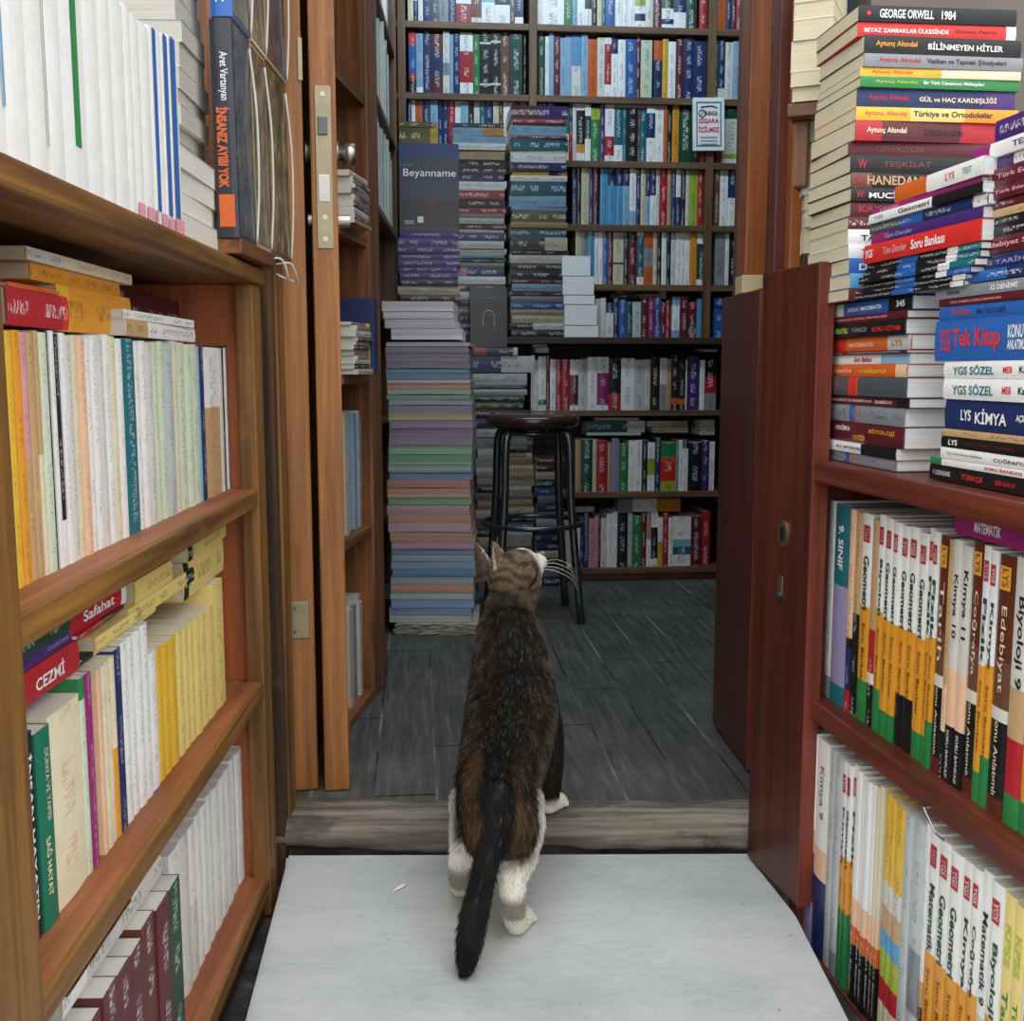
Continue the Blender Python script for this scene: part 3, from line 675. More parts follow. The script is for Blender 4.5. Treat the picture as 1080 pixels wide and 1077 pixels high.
# lower cabinet rows
Q1, Q2, Q3 = 'top rear cabinet shelf', 'middle rear cabinet shelf', 'bottom rear cabinet shelf'
def cab(z, y, toks, place, h0, h1): rear(z, y, toks, place, h0, h1, FB, .02, end='left')
cab(ROW_G, 410, '560 W 564 W 568 W:8/V/W 576 D 580 W 586 R 593 R 601 W:3/D:6/W 610 g 620 W 630 W:3/M:6/W 642 K:6/R:3 655 W 669 g 680 C 686 K 696 w/G 703 s 708 K:7/O/K 716 K:7/O/K 723 w 725 P 738 W 743 K:3/R:3/G:3 756', Q1, .165, .182)
cab(ROW_H, 490, '607 s 613 v 625 C 629 R 641 s 645 u 653 V 663 W 670 W 677 K 683 W/A/W 691 v/N:3 697 V:3/O/r:4/A:2 713 G 716 W 720 K/W:5 726 K 740 P 748 W 754', Q2, .16, .18)
cab(ROW_I, 570, '593 w 598 w 603 V 608 R/W:5 612 N 616 N 621 p 627 p 631 D 634 w 640 W 646 W 651 K 662 g 667 V 676 D 682 s/W 687 W:2/K:4/W 694 W:5/Y:5 699 R 705 W 710 W:6/L:2/T:2/W:3 729 D 740 R 749', Q3, .165, .19)
flat(FB, .02, 640, [(627, 674, 440.5, 443.5, 'w'), (619, 680, 444, 456, 'T:7/W:3'), (619, 676, 456.5, 459.5, 'W')], 'lying across middle cabinet shelf near stool', depth=.13)
flat(FB, .02, 710, [(683, 726, 444, 450, 'C:6/s:4'), (689, 726, 450.5, 456.5, 'C')], 'lying mid-way across the middle cabinet shelf', depth=.13)
flat(FB, .02, 745, [(738, 754, 443, 450, 'w'), (738, 754, 450.5, 459, 'w')], 'lying at the door end of the middle cabinet shelf', depth=.12)
flat(FB, .02, 690, [(655, 718, 525.5, 540, 'G:3/W:6/o:6')], 'lying across the bottom cabinet shelf', depth=.13)
flat(FB, .02, 615, [(606, 627, 535, 540.5, 'g')], 'lying on the bottom cabinet shelf behind the stool', depth=.12)
flat(FB, .02, 570, [(562, 577, 361.5, 366, 'W'), (565, 579, 366.5, 372, 'W')], 'lying under the rear ledge', depth=.12)
flat(FB, .02, 750, [(741, 757, 368, 371, 'w')], 'lying under the rear ledge, door end', depth=.12)

# ================================================================ piles standing on the rear ledge
FS = Frame(FB.M.translation.x-math.sin(FB.a)*.02, FB.M.translation.y+math.cos(FB.a)*.02, FB.a)
PA = 'pile behind the black standing book'
def P_(xl, xr, seq, y): 
    out = []
    for e in seq.split():
        s, w = e.rsplit('=', 1); w = float(w); j = R_.uniform(-1.6, 1.6); k = R_.uniform(-1.8, 1.8)
        if s != '-': out.append((xl+j, xr+k, y, y+w, s))
        y += w
    return out
flat(FS, .0, 505, P_(477, 533, 'K=5 L:6/o:4=8.5 L=8 W=7 s=10 K=8 D=7 N=8 W=7 W=3 R=9.5 K=8 R=7 G=5 C=6 D=6 w=3 N=9 w=8 C=6 L=4 v=5 G=5 p:3/N:7=9.5 W=8 D=8 w=8 K=8 S=9 K=8 N=8 K=7', 117), PA, base=LEDGE+.001, depth=.16)
flat(FS, .0, 570, P_(539, 598, 'D/P=14 R=5 L=12 D=4 T=12 C=3 W=10 N=8.5 Y:6/K:2/o=5 W=6 T=15 L=12 L=4 k=12 s=6 T=10 K:6/C:4=14 D=4 w=9 K=8 K=9 D=5 L=8 D=5 G=6 B=8 s=6 C=8 K:4/W:6=7 K=8', 124), 'tallest pile on the rear ledge', base=LEDGE+.001, depth=.16)
flat(FS, -.03, 440, P_(421, 484, 'q=7 q=9 q=7 q=7 q=7 q=6.5 q=7 K=7 C=9 D=8 q=10 D=8 N=10 q=10', 244), 'purple pile under the upright book', base=LEDGE+.001, depth=.17)
# upright dark book with a portrait, title Beyanname
def upright_front(name, label, fr, r, pxl, pxr, yt, yb, spec, base, t, titles, cat='hardcover book', extra=None, lean=.0):
    """a book shown cover-first: the front board faces the viewer"""
    xa = fr.hit(pxl, (yt+yb)/2, r)[0]; xb = fr.hit(pxr, (yt+yb)/2, r)[0]; h = fr.hit(pxl, yt, r)[1]-base; w = xb-xa
    M = fr.M @ Matrix.Translation((xa, r, base)) @ Matrix.Rotation(-lean, 4, 'X') @ Matrix.Translation((0, t/2, 0)) @ Matrix.Rotation(math.radians(90), 4, 'Z') @ Matrix.Rotation(math.radians(180), 4, 'Z')
    # after the turn: local +x faces the viewer (-y), local y runs to the right
    root = thing(name, label, cat, M)
    cv = link('cover', cover_mesh(t, h, w, spec, .0012, .0012, 0, MAT_GLOSS), root)
    link('page_block', pages_mesh(t, h, w, .0012, .001, PAPER['w']), root)
    for s, u0, u1, v, hh, c in titles:
        lettering('cover_title', s, ink_mat(c), cv, (t/2+.0004, u0*w, v*h), (0, 1, 0), (0, 0, 1), (u1-u0)*w, hh*h, .0)
    return root, cv, w, h, t
pb = FS.hit(440, 244, -.03)[1]
rt, cv, w, h, t = upright_front('hardcover_book', 'dark upright book titled Beyanname in white letters, standing on the purple ledge pile', FS, -.02, 421, 484, 150, 243, 'N:3/x:9/z:6/x:1', pb+.001, .02, [('Beyanname', .07, .95, .60, .11, 'W'), ('HALİT', .07, .22, .74, .03, 'G')], lean=.03)
X = t/2+.0005
bm = bmesh.new(); add_box(bm, X-.0004, X, w*.30, w*.40, h*.1, h*.17, 0); bm_obj('printed_emblem', bm, ink_mat('C'), cv)
bm = bmesh.new(); add_box(bm, X-.0004, X, w*.08, w*.24, h*.08, h*.13, 0); bm_obj('printed_emblem', bm, ink_mat('G'), cv)
bm = bmesh.new(); tube(bm, [(X-.0006, w*.53, h*.33), (X, w*.53, h*.33)], .012, 20); bmesh.ops.scale(bm, vec=(1, 1, 1.5), space=Matrix.Translation((0, -w*.53, -h*.33)), verts=bm.verts); bm_obj('portrait_print', bm, ink_mat('S'), cv)
flat(FS, .03, 440, [(421, 461, 128, 134, 'k:9/s'), (421, 462, 134.5, 151, 'k:8/Y:2')], 'lying above the upright Beyanname book', depth=.14)
rt, cv, w, h, t = upright_front('hardcover_book', 'black upright book with an arched emblem, standing on the low pile before the ledge', FB, -.035, 496, 535, 303, 366, 'x:3/z:9', zB(366, 515, -.035), .03, [('DELAİL', .3, .75, .82, .03, 'G')], lean=.05)
bm = bmesh.new(); X = t/2+.0008
P = [(X, w*.5+.018*math.cos(k*math.pi/10), h*.52+.018*math.sin(k*math.pi/10)) for k in range(11)]; P = [(X, w*.5+.018, h*.34)]+P+[(X, w*.5-.018, h*.34)]
tube(bm, P, .0016, 6); bm_obj('arch_print', bm, ink_mat('s'), cv)
# white fore-edge pile at the right end of the ledge
for k, (a, b, y0, y1) in enumerate(((592, 622, 270, 291), (593, 626, 291.5, 311), (594, 627, 311.5, 321), (595, 629, 321.5, 343), (595, 631, 343.5, 352))):
    xa = FS.hit(a, 310, .0)[0]; xb = FS.hit(b, 310, 0)[0]
    zt = FS.hit(610, y0, 0)[1]; zb_ = FS.hit(610, y1, 0)[1]
    if k == 4: zb_ = LEDGE+.001
    M = FS.M @ Matrix.Translation((xb, -.01, (zt+zb_)/2)) @ Matrix.Rotation(math.radians(180), 4, 'Z') @ Matrix.Translation((0, -.15, 0)) @ LAY
    book('paperback', f'pale-edged book {ORD[k]} from the top of the small ledge pile showing page edges', 'paperback', M, zt-zb_-.0004, xb-xa, .15, 'W', (), 'W', gloss=False, ink=0)
# low pile under the ledge, seen to the left of the stool top
flat(FB, -.075, 530, [(499, 546, 366.5, 375, 'O:3/N:6/W'), (499, 564, 375.5, 393, 'N:5/W:6'), (499, 556, 394, 406.5, 'w'), (500, 555, 407, 410, 'N'), (499, 556, 410.5, 417, 'g'), (500, 553, 417.5, 424, 'v'), (500, 552, 424.5, 432, 'k:3/v:2'), (500, 560, 432.5, 441, 'K'), (500, 558, 441.5, 452, 'N'), (500, 558, 452.5, 461, 'w'), (502, 556, 461.5, 474, 'G')], 'low pile between pastel stack and stool', depth=.13)
# dim piles behind the stool legs
def dim(xl, xr, y0, seq, place, r=-.10, depth=.12): flat(FB, r, (xl+xr)/2, P_(xl, xr, seq, y0), place, base=FLOOR-FB.M.translation.z+.001 if False else FLOOR+.001, depth=depth)
dim(528, 562, 480, 'K=9 S=9 D=7 C=7 s=6 C=7 s=8 c=7 C=7 G=7 s=8 C=8 K=8 N=9 g=8 C=8 K=8 S=8 N=8 G=8 N=10', 'dim pile behind the stool legs', -.06)
dim(566, 594, 500, 'S=7 D=8 C=8 N=9 B=8 G=8 N=9 C=8 g=7 K=9 N=8 N=9 w=8 K=9 G=10 N=10', 'dim pile behind the stool, cabinet side', -.06)
dim(503, 525, 475, 'w=10 g=9 w=8 C=9 K=9 G=9 s=9 w=9 G=10 K=10 C=10 G=10 K=10 S=10 G=10', 'narrow dim pile beside the pastel stack', -.13)

# ================================================================ the tall pastel stack of workbooks
def pastel_stack():
    cols = dict(l='a49ab0', b='8eaac8', B='7c9fc0', g='98bca0', o='d2a48e', p='c8a8b0', y='c8c096', c='aebcc0', G='b8c4b8', w='d6d6da', W='f0f0f4')
    names = dict(l='mauve', b='pale blue', B='blue', g='pale green', o='salmon', p='dusty pink', y='straw yellow', c='grey-blue', G='grey-green', w='whitish', W='white')
    seq = [('W', 403, 478, 318, 328), ('W', 404, 478, 328.5, 336), ('W', 406, 480, 336.5, 346), ('W', 412, 487, 346.5, 358)]
    y = 361; X0, X1 = 408, 496
    for c, hgt in (('w', 4.5), ('l', 8), ('l', 8), ('l', 8), ('b', 5), ('b', 6), ('w', 5), ('o', 6), ('G', 6), ('g', 5), ('c', 6), ('l', 8), ('y', 8), ('l', 9), ('l', 9), ('l', 9), ('g', 10), ('g', 11), ('c', 8), ('B', 8), ('o', 9), ('o', 10), ('g', 8), ('p', 10), ('o', 9), ('p', 10), ('o', 10), ('p', 9), ('B', 6), ('c', 7), ('b', 8), ('B', 8), ('c', 8), ('o', 9), ('G', 7), ('b', 9), ('b', 8), ('G', 8)):
        wob = 2.5*math.sin(y*.045)+R_.uniform(-1.2, 1.2); sh = (y-361)/300*4.5
        seq.append((c, X0+wob*.6+sh, X1+wob*.7+sh*.8, y, y+hgt-.4)); y += hgt*.985
    Y = ground(455, 664, FLOOR).y-.05
    base = at(455, seq[-1][4], Y).z
    n = 0
    for c, xl, xr, y0, y1 in seq:
        n += 1; a = at(xl, (y0+y1)/2, Y); b = at(xr, (y0+y1)/2, Y); z1 = at(455, y0, Y).z; z0 = at(455, y1, Y).z
        t = z1-z0; ln = b.x-a.x; dp = .28 if c != 'W' else .26
        root = thing('workbook', f'{names[c]}-edged {"ream of paper" if c == "W" else "workbook"}, {ordn(n)} from the top of the tall pastel stack', 'workbook', Matrix.Translation(((a.x+b.x)/2, Y+dp/2+jit(.004), z0)) @ Matrix.Rotation(jit(.012), 4, 'Z'))
        pc = lin(cols[c]); mb = MB(); m_ = 9
        # slightly sagging block of leaves, thin card covers above and below
        def sl(zz, x, amp): return zz+amp*math.cos(x/ln*math.pi*1.0)
        xs = [-ln/2+ln*i/m_ for i in range(m_+1)]; amp = R_.uniform(-.001, .002) if c != 'W' else 0
        pal2 = [tuple(min(1, x*q_) for x in pc) for q_ in (R_.uniform(.82, 1.14), R_.uniform(.82, 1.14), R_.uniform(.82, 1.14))]
        cut = [0.0006, t*R_.uniform(.25, .4), t*R_.uniform(.55, .75), t-.0006]
        for q in range(3):
            for i in range(m_):
                for yy, s in ((-dp/2, 1), (dp/2, -1)):
                    v = [(xs[i], yy, sl(cut[q], xs[i], amp)), (xs[i+1], yy, sl(cut[q], xs[i+1], amp)), (xs[i+1], yy, sl(cut[q+1], xs[i+1], amp)), (xs[i], yy, sl(cut[q+1], xs[i], amp))]
                    mb.quad(*(v if s > 0 else v[::-1]), col=pal2[q], uv=[(p[2]+n, p[0]) for p in (v if s > 0 else v[::-1])])
            for x, s in ((-ln/2, -1), (ln/2, 1)):
                v = [(x, -dp/2, sl(cut[q], x, amp)), (x, dp/2, sl(cut[q], x, amp)), (x, dp/2, sl(cut[q+1], x, amp)), (x, -dp/2, sl(cut[q+1], x, amp))]
                mb.quad(*(v if s > 0 else v[::-1]), col=pal2[q], uv=[(p[2]+n, p[1]) for p in (v if s > 0 else v[::-1])])
        link('page_block', mb.mesh('page_block', MAT_PAPER), root)
        mb = MB(); cc = tuple(x*.75 for x in pc) if c != 'W' else pc
        for z in (0.0, t-.0006):
            for i in range(m_):
                for zz, fl in ((.0006, 0), (0, 1)):
                    v = [(xs[i], -dp/2-.001, sl(z+zz, xs[i], amp)), (xs[i+1], -dp/2-.001, sl(z+zz, xs[i+1], amp)), (xs[i+1], dp/2, sl(z+zz, xs[i+1], amp)), (xs[i], dp/2, sl(z+zz, xs[i], amp))]
                    mb.quad(*(v[::-1] if fl else v), col=cc)
                mb.quad((xs[i], -dp/2-.001, sl(z, xs[i], amp)), (xs[i+1], -dp/2-.001, sl(z, xs[i+1], amp)), (xs[i+1], -dp/2-.001, sl(z+.0006, xs[i+1], amp)), (xs[i], -dp/2-.001, sl(z+.0006, xs[i], amp)), col=cc)
        link('cover', mb.mesh('cover', MAT_MATTE), root)
    return Y, base
PSY, PSB = pastel_stack()
# creased newsprint bundle under the stack
def bundle():
    r = thing('newspaper_bundle', 'crumpled bundle of folded newspaper on the floor under the pastel stack', 'newspaper', Matrix.Translation((0, 0, 0)))
    a = at(418, 672, PSY); b = at(503, 672, PSY)
    n = 9; hh = (PSB-FLOOR-.001)/n
    m = plain('newsprint', 'b0ab98', .9, 0, .25, 60)
    for k in range(n):
        bm = bmesh.new(); g = 16; L = b.x-a.x; z = FLOOR+.0005+k*hh; off = jit(.008)
        vs_ = [[None]*4 for _ in range(g+1)]
        for i in range(g+1):
            for j, (yy, zz) in enumerate(((PSY-.012+jit(.004), z), (PSY+.24, z), (PSY+.24, z+hh*.85), (PSY-.014+jit(.004), z+hh*.85))):
                x = a.x+L*i/g+off
                vs_[i][j] = bm.verts.new((x, yy, zz+(0 if k == 0 and j < 2 else .0022*noise.noise((x*22, k*3.0, j*.3)))))
        for i in range(g):
            for j in range(4): bm.faces.new((vs_[i][j], vs_[i+1][j], vs_[i+1][(j+1) % 4], vs_[i][(j+1) % 4]))
        bm.faces.new(vs_[0]); bm.faces.new(vs_[-1][::-1])
        bm_obj('folded_sheet', bm, m, r)
bundle()

# ================================================================ side bookcases inside
row(FI, .02, IZ[1], 620, '367 w 371 w 374 g 378 L 381 w 384 G 388', 'middle shelf of the doorway side bookcase', hmin=.22, hmax=.25, small=True, depth=.16)
row(FI, .02, IZ[0], 700, '367 K 370 w 373 w 377 G 381 w 384 g 388', 'bottom shelf of the doorway side bookcase', hmin=.2, hmax=.22, small=True, depth=.16)
jx = [i*.031 for i in range(33)]
def jrow(z, cols, place, h0, h1):
    x = .005; n = 0
    for c in cols:
        n += 1; t = R_.uniform(.022, .03)
        small_book('hardcover_book', f'{PAL[c][0]} spine, {ordn(n)} from the doorway on {place} of the side shelves', 'hardcover book', FJ.M @ Matrix.Translation((x+t/2, .012+jit(.008), z)), t, R_.uniform(h0, h1), .16, c); x += t+.001
jrow(JZ[3], 'gWGwGcLgWsGgwgWcWGLgwgWGwgcWGcLwgW'[:33], 'the lowest level', .20, .25)
jrow(JZ[4], 'wGgNWGwsgLcWwGgWgWGcNGwgcWGLgwWcGW'[:33], 'the middle level', .2, .25)
jrow(JZ[5], 'gNwWGWLgBwcGGWgwNwGsWgcLGwWgWgGgwG'[:33], 'the top level', .2, .25)
# bits lying on the side bookcase by the door
def side_pile(z0, n, place, specs, L=.16, x0=.10, r=-.012):
    z = z0
    for k in range(n):
        t = R_.uniform(.006, .013); small_book('booklet', f'{describe(specs[k % len(specs)])} booklet, {ordn(n-k)} from the top of {place}', 'booklet', FI.M @ Matrix.Translation((x0+jit(.01), r+jit(.006), z+t/2)) @ Matrix.Rotation(jit(.05), 4, 'Z') @ LAY, t-.0004, L, .15, specs[k % len(specs)]); z += t
    return z
side_pile(IZ[3]+.001, 9, 'the pile beside the door knob', ['s', 'D', 'w', 'K', 'p', 'G'], .13, .0, -.02)
zz = side_pile(IZ[2]+.001, 11, 'the pile beside the navy box', ['C', 'K', 'w', 'G', 's', 'D'], .11, .0, -.02)
bxo = thing('cardboard_box', 'small yellow and navy box standing on the side bookcase by the door', 'box', FI.M @ Matrix.Translation((.13, -.03, IZ[2]+.001)))
box('box_body', plain('navy_card', '20305e', .5), bxo, -.01, .028, .0, .10, 0, .15, .002)
box('yellow_panel', plain('yellow_card', 'e0b428', .5), bxo, -.0112, -.0102, .008, .06, .004, .10, 0)
for zi, cols in ((0, 'WwLW'), (1, 'wWCg'), (2, 'TThL')):
    for k, c in enumerate(cols):
        small_book('paperback', f'{PAL[c][0]} book, {ordn(k+1)} along {("the upper", "the middle", "the lower")[zi]} shelf glimpsed between the door posts', 'paperback', FK.M @ Matrix.Translation((-.12+k*.034, .01, KZ[zi])), .031, .16 if zi else .2, .15, c)

# ================================================================ bookcase beside the doorpost, its books
PBK = dict(name='paperback', depth=.135, gloss=False)
row(FL, .036, .583, 450, '9 Y 17 o 26 p/s 33 s 40 s/C 45 c 54 K 56.5 W 61 K:8/W:2 67 W 73 w 80 C 86 e 94 W 100 W 107 w 113 W 120 C 126 W 132 T 145 W 151 W 157 w 164 c 170 c 176 g 185 C 190 c 198 c 204 c 211 L 213.5 N 218 W:4/s:6 233 w 236 K 239 W 242 D 248',
    'second shelf of the doorpost bookcase', heights=[.196, .197, .196, .196, .198, .197, .2, .199, .197, .198], rj=.001, ink=.3, **PBK)
pile(FL, .040, 60, [(10, 64, 306, 316, 'O'), (8, 73, 311, 344, 'R:8/r:1')], 'lying on the yellow spines of the doorpost bookcase', base=.583+.201, paper='c', depth=.13, gloss=False)
pile(FL, .050, 105, [(30, 142, 280, 305, 'w:3/C:8'), (40, 133, 292, 317, 'o'), (64, 138, 308, 350, 'Y/o:6')], 'on cream spines of the doorpost bookcase', base=.583+.201, paper='c', depth=.12, gloss=False)
pile(FL, .10, 160, [(133, 192, 312, 340, 'D')], 'behind the yellow one on the doorpost bookcase', base=.583+.201, paper='c', depth=.10, gloss=False)
pile(FL, .030, 180, [(138, 208, 333, 345, 'W'), (139, 213, 342, 360, 's:3/W:8')], 'lying on pale spines of the doorpost bookcase', base=.583+.201, depth=.06, gloss=False)
# third shelf
row(FL, .030, .303, 850, '29.5 K 40 E 56.5 C 91 V/c:8 97 M 103 - 109 e 114 C 119 C 124 C/o 128 N 136 W 143 W 150 W 157 W 164 W 172 Y 178 Y 185 Y 193 y 200 y 206 y 212 y 218 y 225 y 233 y 243',
    'third shelf of the doorpost bookcase', heights=[.169, .164, .168, .18, .18, .176, .176, .177, .178, .181, .183, .184, .185, .186, .15, .148, .147, .146, .147, .146, .145, .146, .145, .144], rj=.001, ink=.28, titles={0: [('İNSAN HAYATIN', .1, .9, 'W', .5, 0, .02, True)], 1: [('DÜNYA VE YAPISI', .10, .46, 'C', .3, .1, .0, True), ('SAĞ HAYAT', .54, .84, 'C', .4, -.05, .02, True)]}, **PBK)
zt3 = .303+.187
pile(FL, .034, 60, [(27, 78, 652, 676, 'v'), (27, 86, 676.5, 692, 'P', [('Cumhuriyet', .5, .9, 'u', .4)]), (27, 90, 693, 728, 'R', [('CEZMİ', .24, .72, 'W', .5)])], 'lying over the green book on the third shelf', base=.303+.182, paper='w', depth=.12, gloss=False)
pile(FL, .034, 110, [(80, 138, 628, 653, 'R:9/W', [('Safahat', .2, .75, 'W', .45)]), (84, 136, 653.5, 666, 'R/D')], 'lying behind the red Cezmi one, third shelf', base=.303+.21, paper='W', depth=.12, gloss=False)
pile(FL, .034, 128, [(101, 150, 655, 668, 'y/y:8/s'), (92, 172, 668.5, 684, 'K:1.5/y:8')], 'over peach spines on the third shelf', base=.303+.182, paper='c', depth=.13, gloss=False)
pile(FL, .034, 185, [(146, 185, 590, 610, 'y'), (138, 206, 612, 628, 'y:8/K:1.3')], 'lying over white spines on the third shelf', base=zt3+.002, paper='c', depth=.13, gloss=False)
pile(FL, .034, 222, [(196, 240, 562, 577, 'K/y:8'), (196, 240, 577.5, 592, 'K/y:8')], 'lying over pale yellow spines, third shelf', base=.303+.17, paper='c', depth=.13, gloss=False)
# bottom shelf
row(FL, .035, .005, 880, '178 W 190 w 198 W/w 206 W 213 W 219 W 226 W 233 W 239 W 245 W 251 W 257 W 262.5', 'bottom shelf of the doorpost bookcase', heights=[.197, .199, .196, .197], rj=.001, ink=.2, **PBK)
row(FL, .008, .005, 1020, '78 D 92 D 107 D 123 D 138 D 154 b 168 D 182 v 196', 'dark row on lowest doorpost shelf', heights=[.205, .2, .207], rj=.002, ink=.45, name='hardcover_book', depth=.14, gloss=False)
fz = .005+.2085
pile(FL, .02, 120, [(70, 150, 985, 1005, 'K:7/W'), (72, 176, 950, 980, 'W/w:4', (), 140)], 'lying on dark spines of the bottom shelf', base=fz, depth=.12, gloss=False)
# on top of that bookcase
def fore_pile(frame, r, ref, items, place, base=None, depth=.15, name='paperback', noun='page-edge book'):
    """lying books that show their fore-edges"""
    zs = [(frame.hit(ref, i[2], r)[1], frame.hit(ref, i[3], r)[1]) for i in items]
    if base is not None:
        z = base; new = [None]*len(items)
        for k in range(len(items)-1, -1, -1):
            z1 = max(zs[k][0], z+.004) if abs(zs[k][1]-z) < .04 else z+zs[k][0]-zs[k][1]
            new[k] = (z1, z); z = z1
        zs = new
    for n, (it, (zt, zb)) in enumerate(zip(items, zs)):
        xl = frame.hit(it[0], (it[2]+it[3])/2, r)[0]; xr = frame.hit(it[1], (it[2]+it[3])/2, r)[0]
        M = frame.M @ Matrix.Translation((xr, r+jit(.004), (zt+zb)/2)) @ Matrix.Rotation(math.radians(180)+jit(.02), 4, 'Z') @ Matrix.Translation((0, -depth, 0)) @ LAY
        pc = it[5] if len(it) > 5 else 'w'
        book(name, f"{PAL[it[4]][0]} covered {noun}, {ordn(n+1)} from top, {place}", name, M, zt-zb-.0004, xr-xl, depth, it[4], (), pc, gloss=False, ink=0)
    return zs
row(FL, .004, TOPZ, 110, '-14 W 7 W 30 W 50 W 67 W 92 W 108 W 120 W 134 W 141 W 150 W 160 W 167 W 173 W 179 W 188', 'big row on top of the doorpost bookcase', name='workbook', hmin=.3, hmax=.302, heights=[.31, .312, .31, .311, .31, .309, .31, .186, .19, .189, .189, .194, .197, .199, .203], depth=.10, rj=.001, ink=0, gloss=False,
    bars={0: [(.86, .96, .12, 1, 'h')], 2: [(.92, .97, .08, .96, 'G')], 4: [(.42, .66, .12, .90, 'V')], 9: [(.1, .9, .0, .09, 'p')], 10: [(.1, .9, .0, .09, 'p')], 11: [(.35, .85, .09, 1, 'B'), (.0, .35, 0, .09, 'p')], 12: [(.0, 1, .0, .09, 'p')], 13: [(.1, .7, .09, 1, 'B'), (.0, 1, .0, .08, 'p')], 14: [(.1, .6, .09, 1, 'B'), (.0, 1, 0, .09, 'p')]})
fore_pile(FL, .03, 205, [(189, 211, -30, -8, 'W', 'g'), (189, 211, -8, 14, 'w', 'g'), (189, 213, 14, 40, 'w', 'g'), (189, 213, 40, 62, 'G', 'g'), (189, 214, 62, 86, 'w', 'g'), (189, 218, 86, 108, 'w', 'g'), (188, 219, 108, 124, 'G', 'g'), (188, 217, 124, 144, 'w', 'g'), (188, 219, 144, 160, 'w', 'g'), (187, 219, 160, 174, 'a', 'g')],
    'the grey pile on the doorpost bookcase', base=.891+.098, depth=.10)
fore_pile(FL, .012, 210, [(187, 226, 168, 190, 'W', 'w'), (187, 230, 190, 212, 'w', 'w'), (187, 232, 212, 234, 'W', 'w'), (187, 233, 234, 262, 'W', 'w')], 'the lower white blocks on the doorpost bookcase', base=.8915, depth=.17, noun='page-edge block')
row(FL, .135, TOPZ, 20, '142 M 163', 'standing behind the white row on the doorpost bookcase', name='magazine', heights=[.345], depth=.02, rj=.001, ink=0, bars={0: [(.48, .92, .945, 1.0, 'W'), (.50, .94, .885, .925, 'W'), (.02, .98, .934, .939, 'W')]})
# sleeved books standing along the post
def painted(name, cs):
    m, nt, b = new_mat(name); n = noise_n(nt, mapped(nt, (60, 60, 40)), 1.0, 5, .65)
    nt.links.new(ramp(nt, n, [(.32, lin(cs[0])), (.46, lin(cs[1])), (.56, lin(cs[2])), (.68, lin(cs[3]))]), b.inputs['Base Color']); b.inputs['Roughness'].default_value = .22; return m
ART = [painted('painted_cover_blue', ('0c1218', '20303e', '384650', '8a5430')), painted('painted_cover_brown', ('16140f', '383224', '5c5038', '94703e')), painted('painted_cover_olive', ('201c12', '463e2a', '6c6044', '96825a'))]
XC = -.341; TIER = [(.914, .262), (1.178, .27)]
YS = [(1.398, 1.492), (1.496, 1.58), (1.584, 1.72)]
wb = thing('bracket_board', 'short brown wooden board under the sleeved books at the end of the bookcase', 'shelf')
box('board', wood('oak', 'y'), wb, XC-.05, XC+.002, 1.40, 1.592, .9135-.019, .9135, .002)
for ti, (z0, hh) in enumerate(TIER):
    for k, (ya, yb) in enumerate(YS):
        t = .027 if k == 0 else .011
        M = Matrix.Translation((XC-t/2, ya, z0)) @ Matrix.Rotation(-.01, 4, 'Y')
        spec = ('x', 's', 'S')[k] if ti == 0 else ('B', 'C', 's')[k]
        tl = ()
        if k == 0: tl = [('Aret Vartanyan', .15, .37, 'W', .48, .05, .01, True), ('İNSANIZ AYIBI YOK', .40, .77, 'O', .62, -.02, .045, True)] if ti == 0 else [('BİN TARİHİ', .62, .80, 'W', .5, 0, .02, True), ('BİZ', .86, .94, 'W', .5, 0, .02, True)]
        b_ = book('sleeved_book', ('dark grey book with orange spine lettering', 'brown picture-covered sleeved book', 'olive picture-covered sleeved book')[k]+', lower tier beside the doorpost' if ti == 0 else ('blue-spined picture book', 'cream picture-covered sleeved book', 'tan picture-covered sleeved book')[k]+', upper tier beside the doorpost', 'book', M, t, hh, yb-ya, spec, tl, 'c', bars=[(.14, .86, .05, .20, 'O')] if k == 0 and ti == 0 else ())
        box('cover_picture', ART[k if ti == 0 else (k+1) % 3], b_, t/2+.0001, t/2+.0007, .004, yb-ya-.006, .004, hh-.004, 0)
        bm = bmesh.new(); P = curve_pts([(t/2+.002, yb-ya-.008, .004), (t/2+.006, yb-ya-.002, hh*.3), (t/2+.0065, yb-ya-.002, hh*.65), (t/2+.001, yb-ya-.006, hh-.012)], 8); tube(bm, P, .0018, 8)
        bm_obj('sleeve_edge', bm, plain('clear_sleeve_edge', 'c8c4b8', .3), b_, None, True)
wr = thing('wire_rack', 'bent white wire holder under the lower sleeved books', 'rack')
for k in range(2):
    bm = bmesh.new(); z = .9125; y0 = 1.60+.07*k
    tube(bm, curve_pts([(XC-.03, y0-.02, z-.012), (XC-.004, y0, z-.004), (XC+.009, y0+.01, z-.006), (XC+.012, y0+.03, z-.03), (XC-.008, y0+.045, z-.022)], 6), .0016, 8); bm_obj('wire', bm, plain('white_wire', 'cfcabd', .4), wr, None, True)

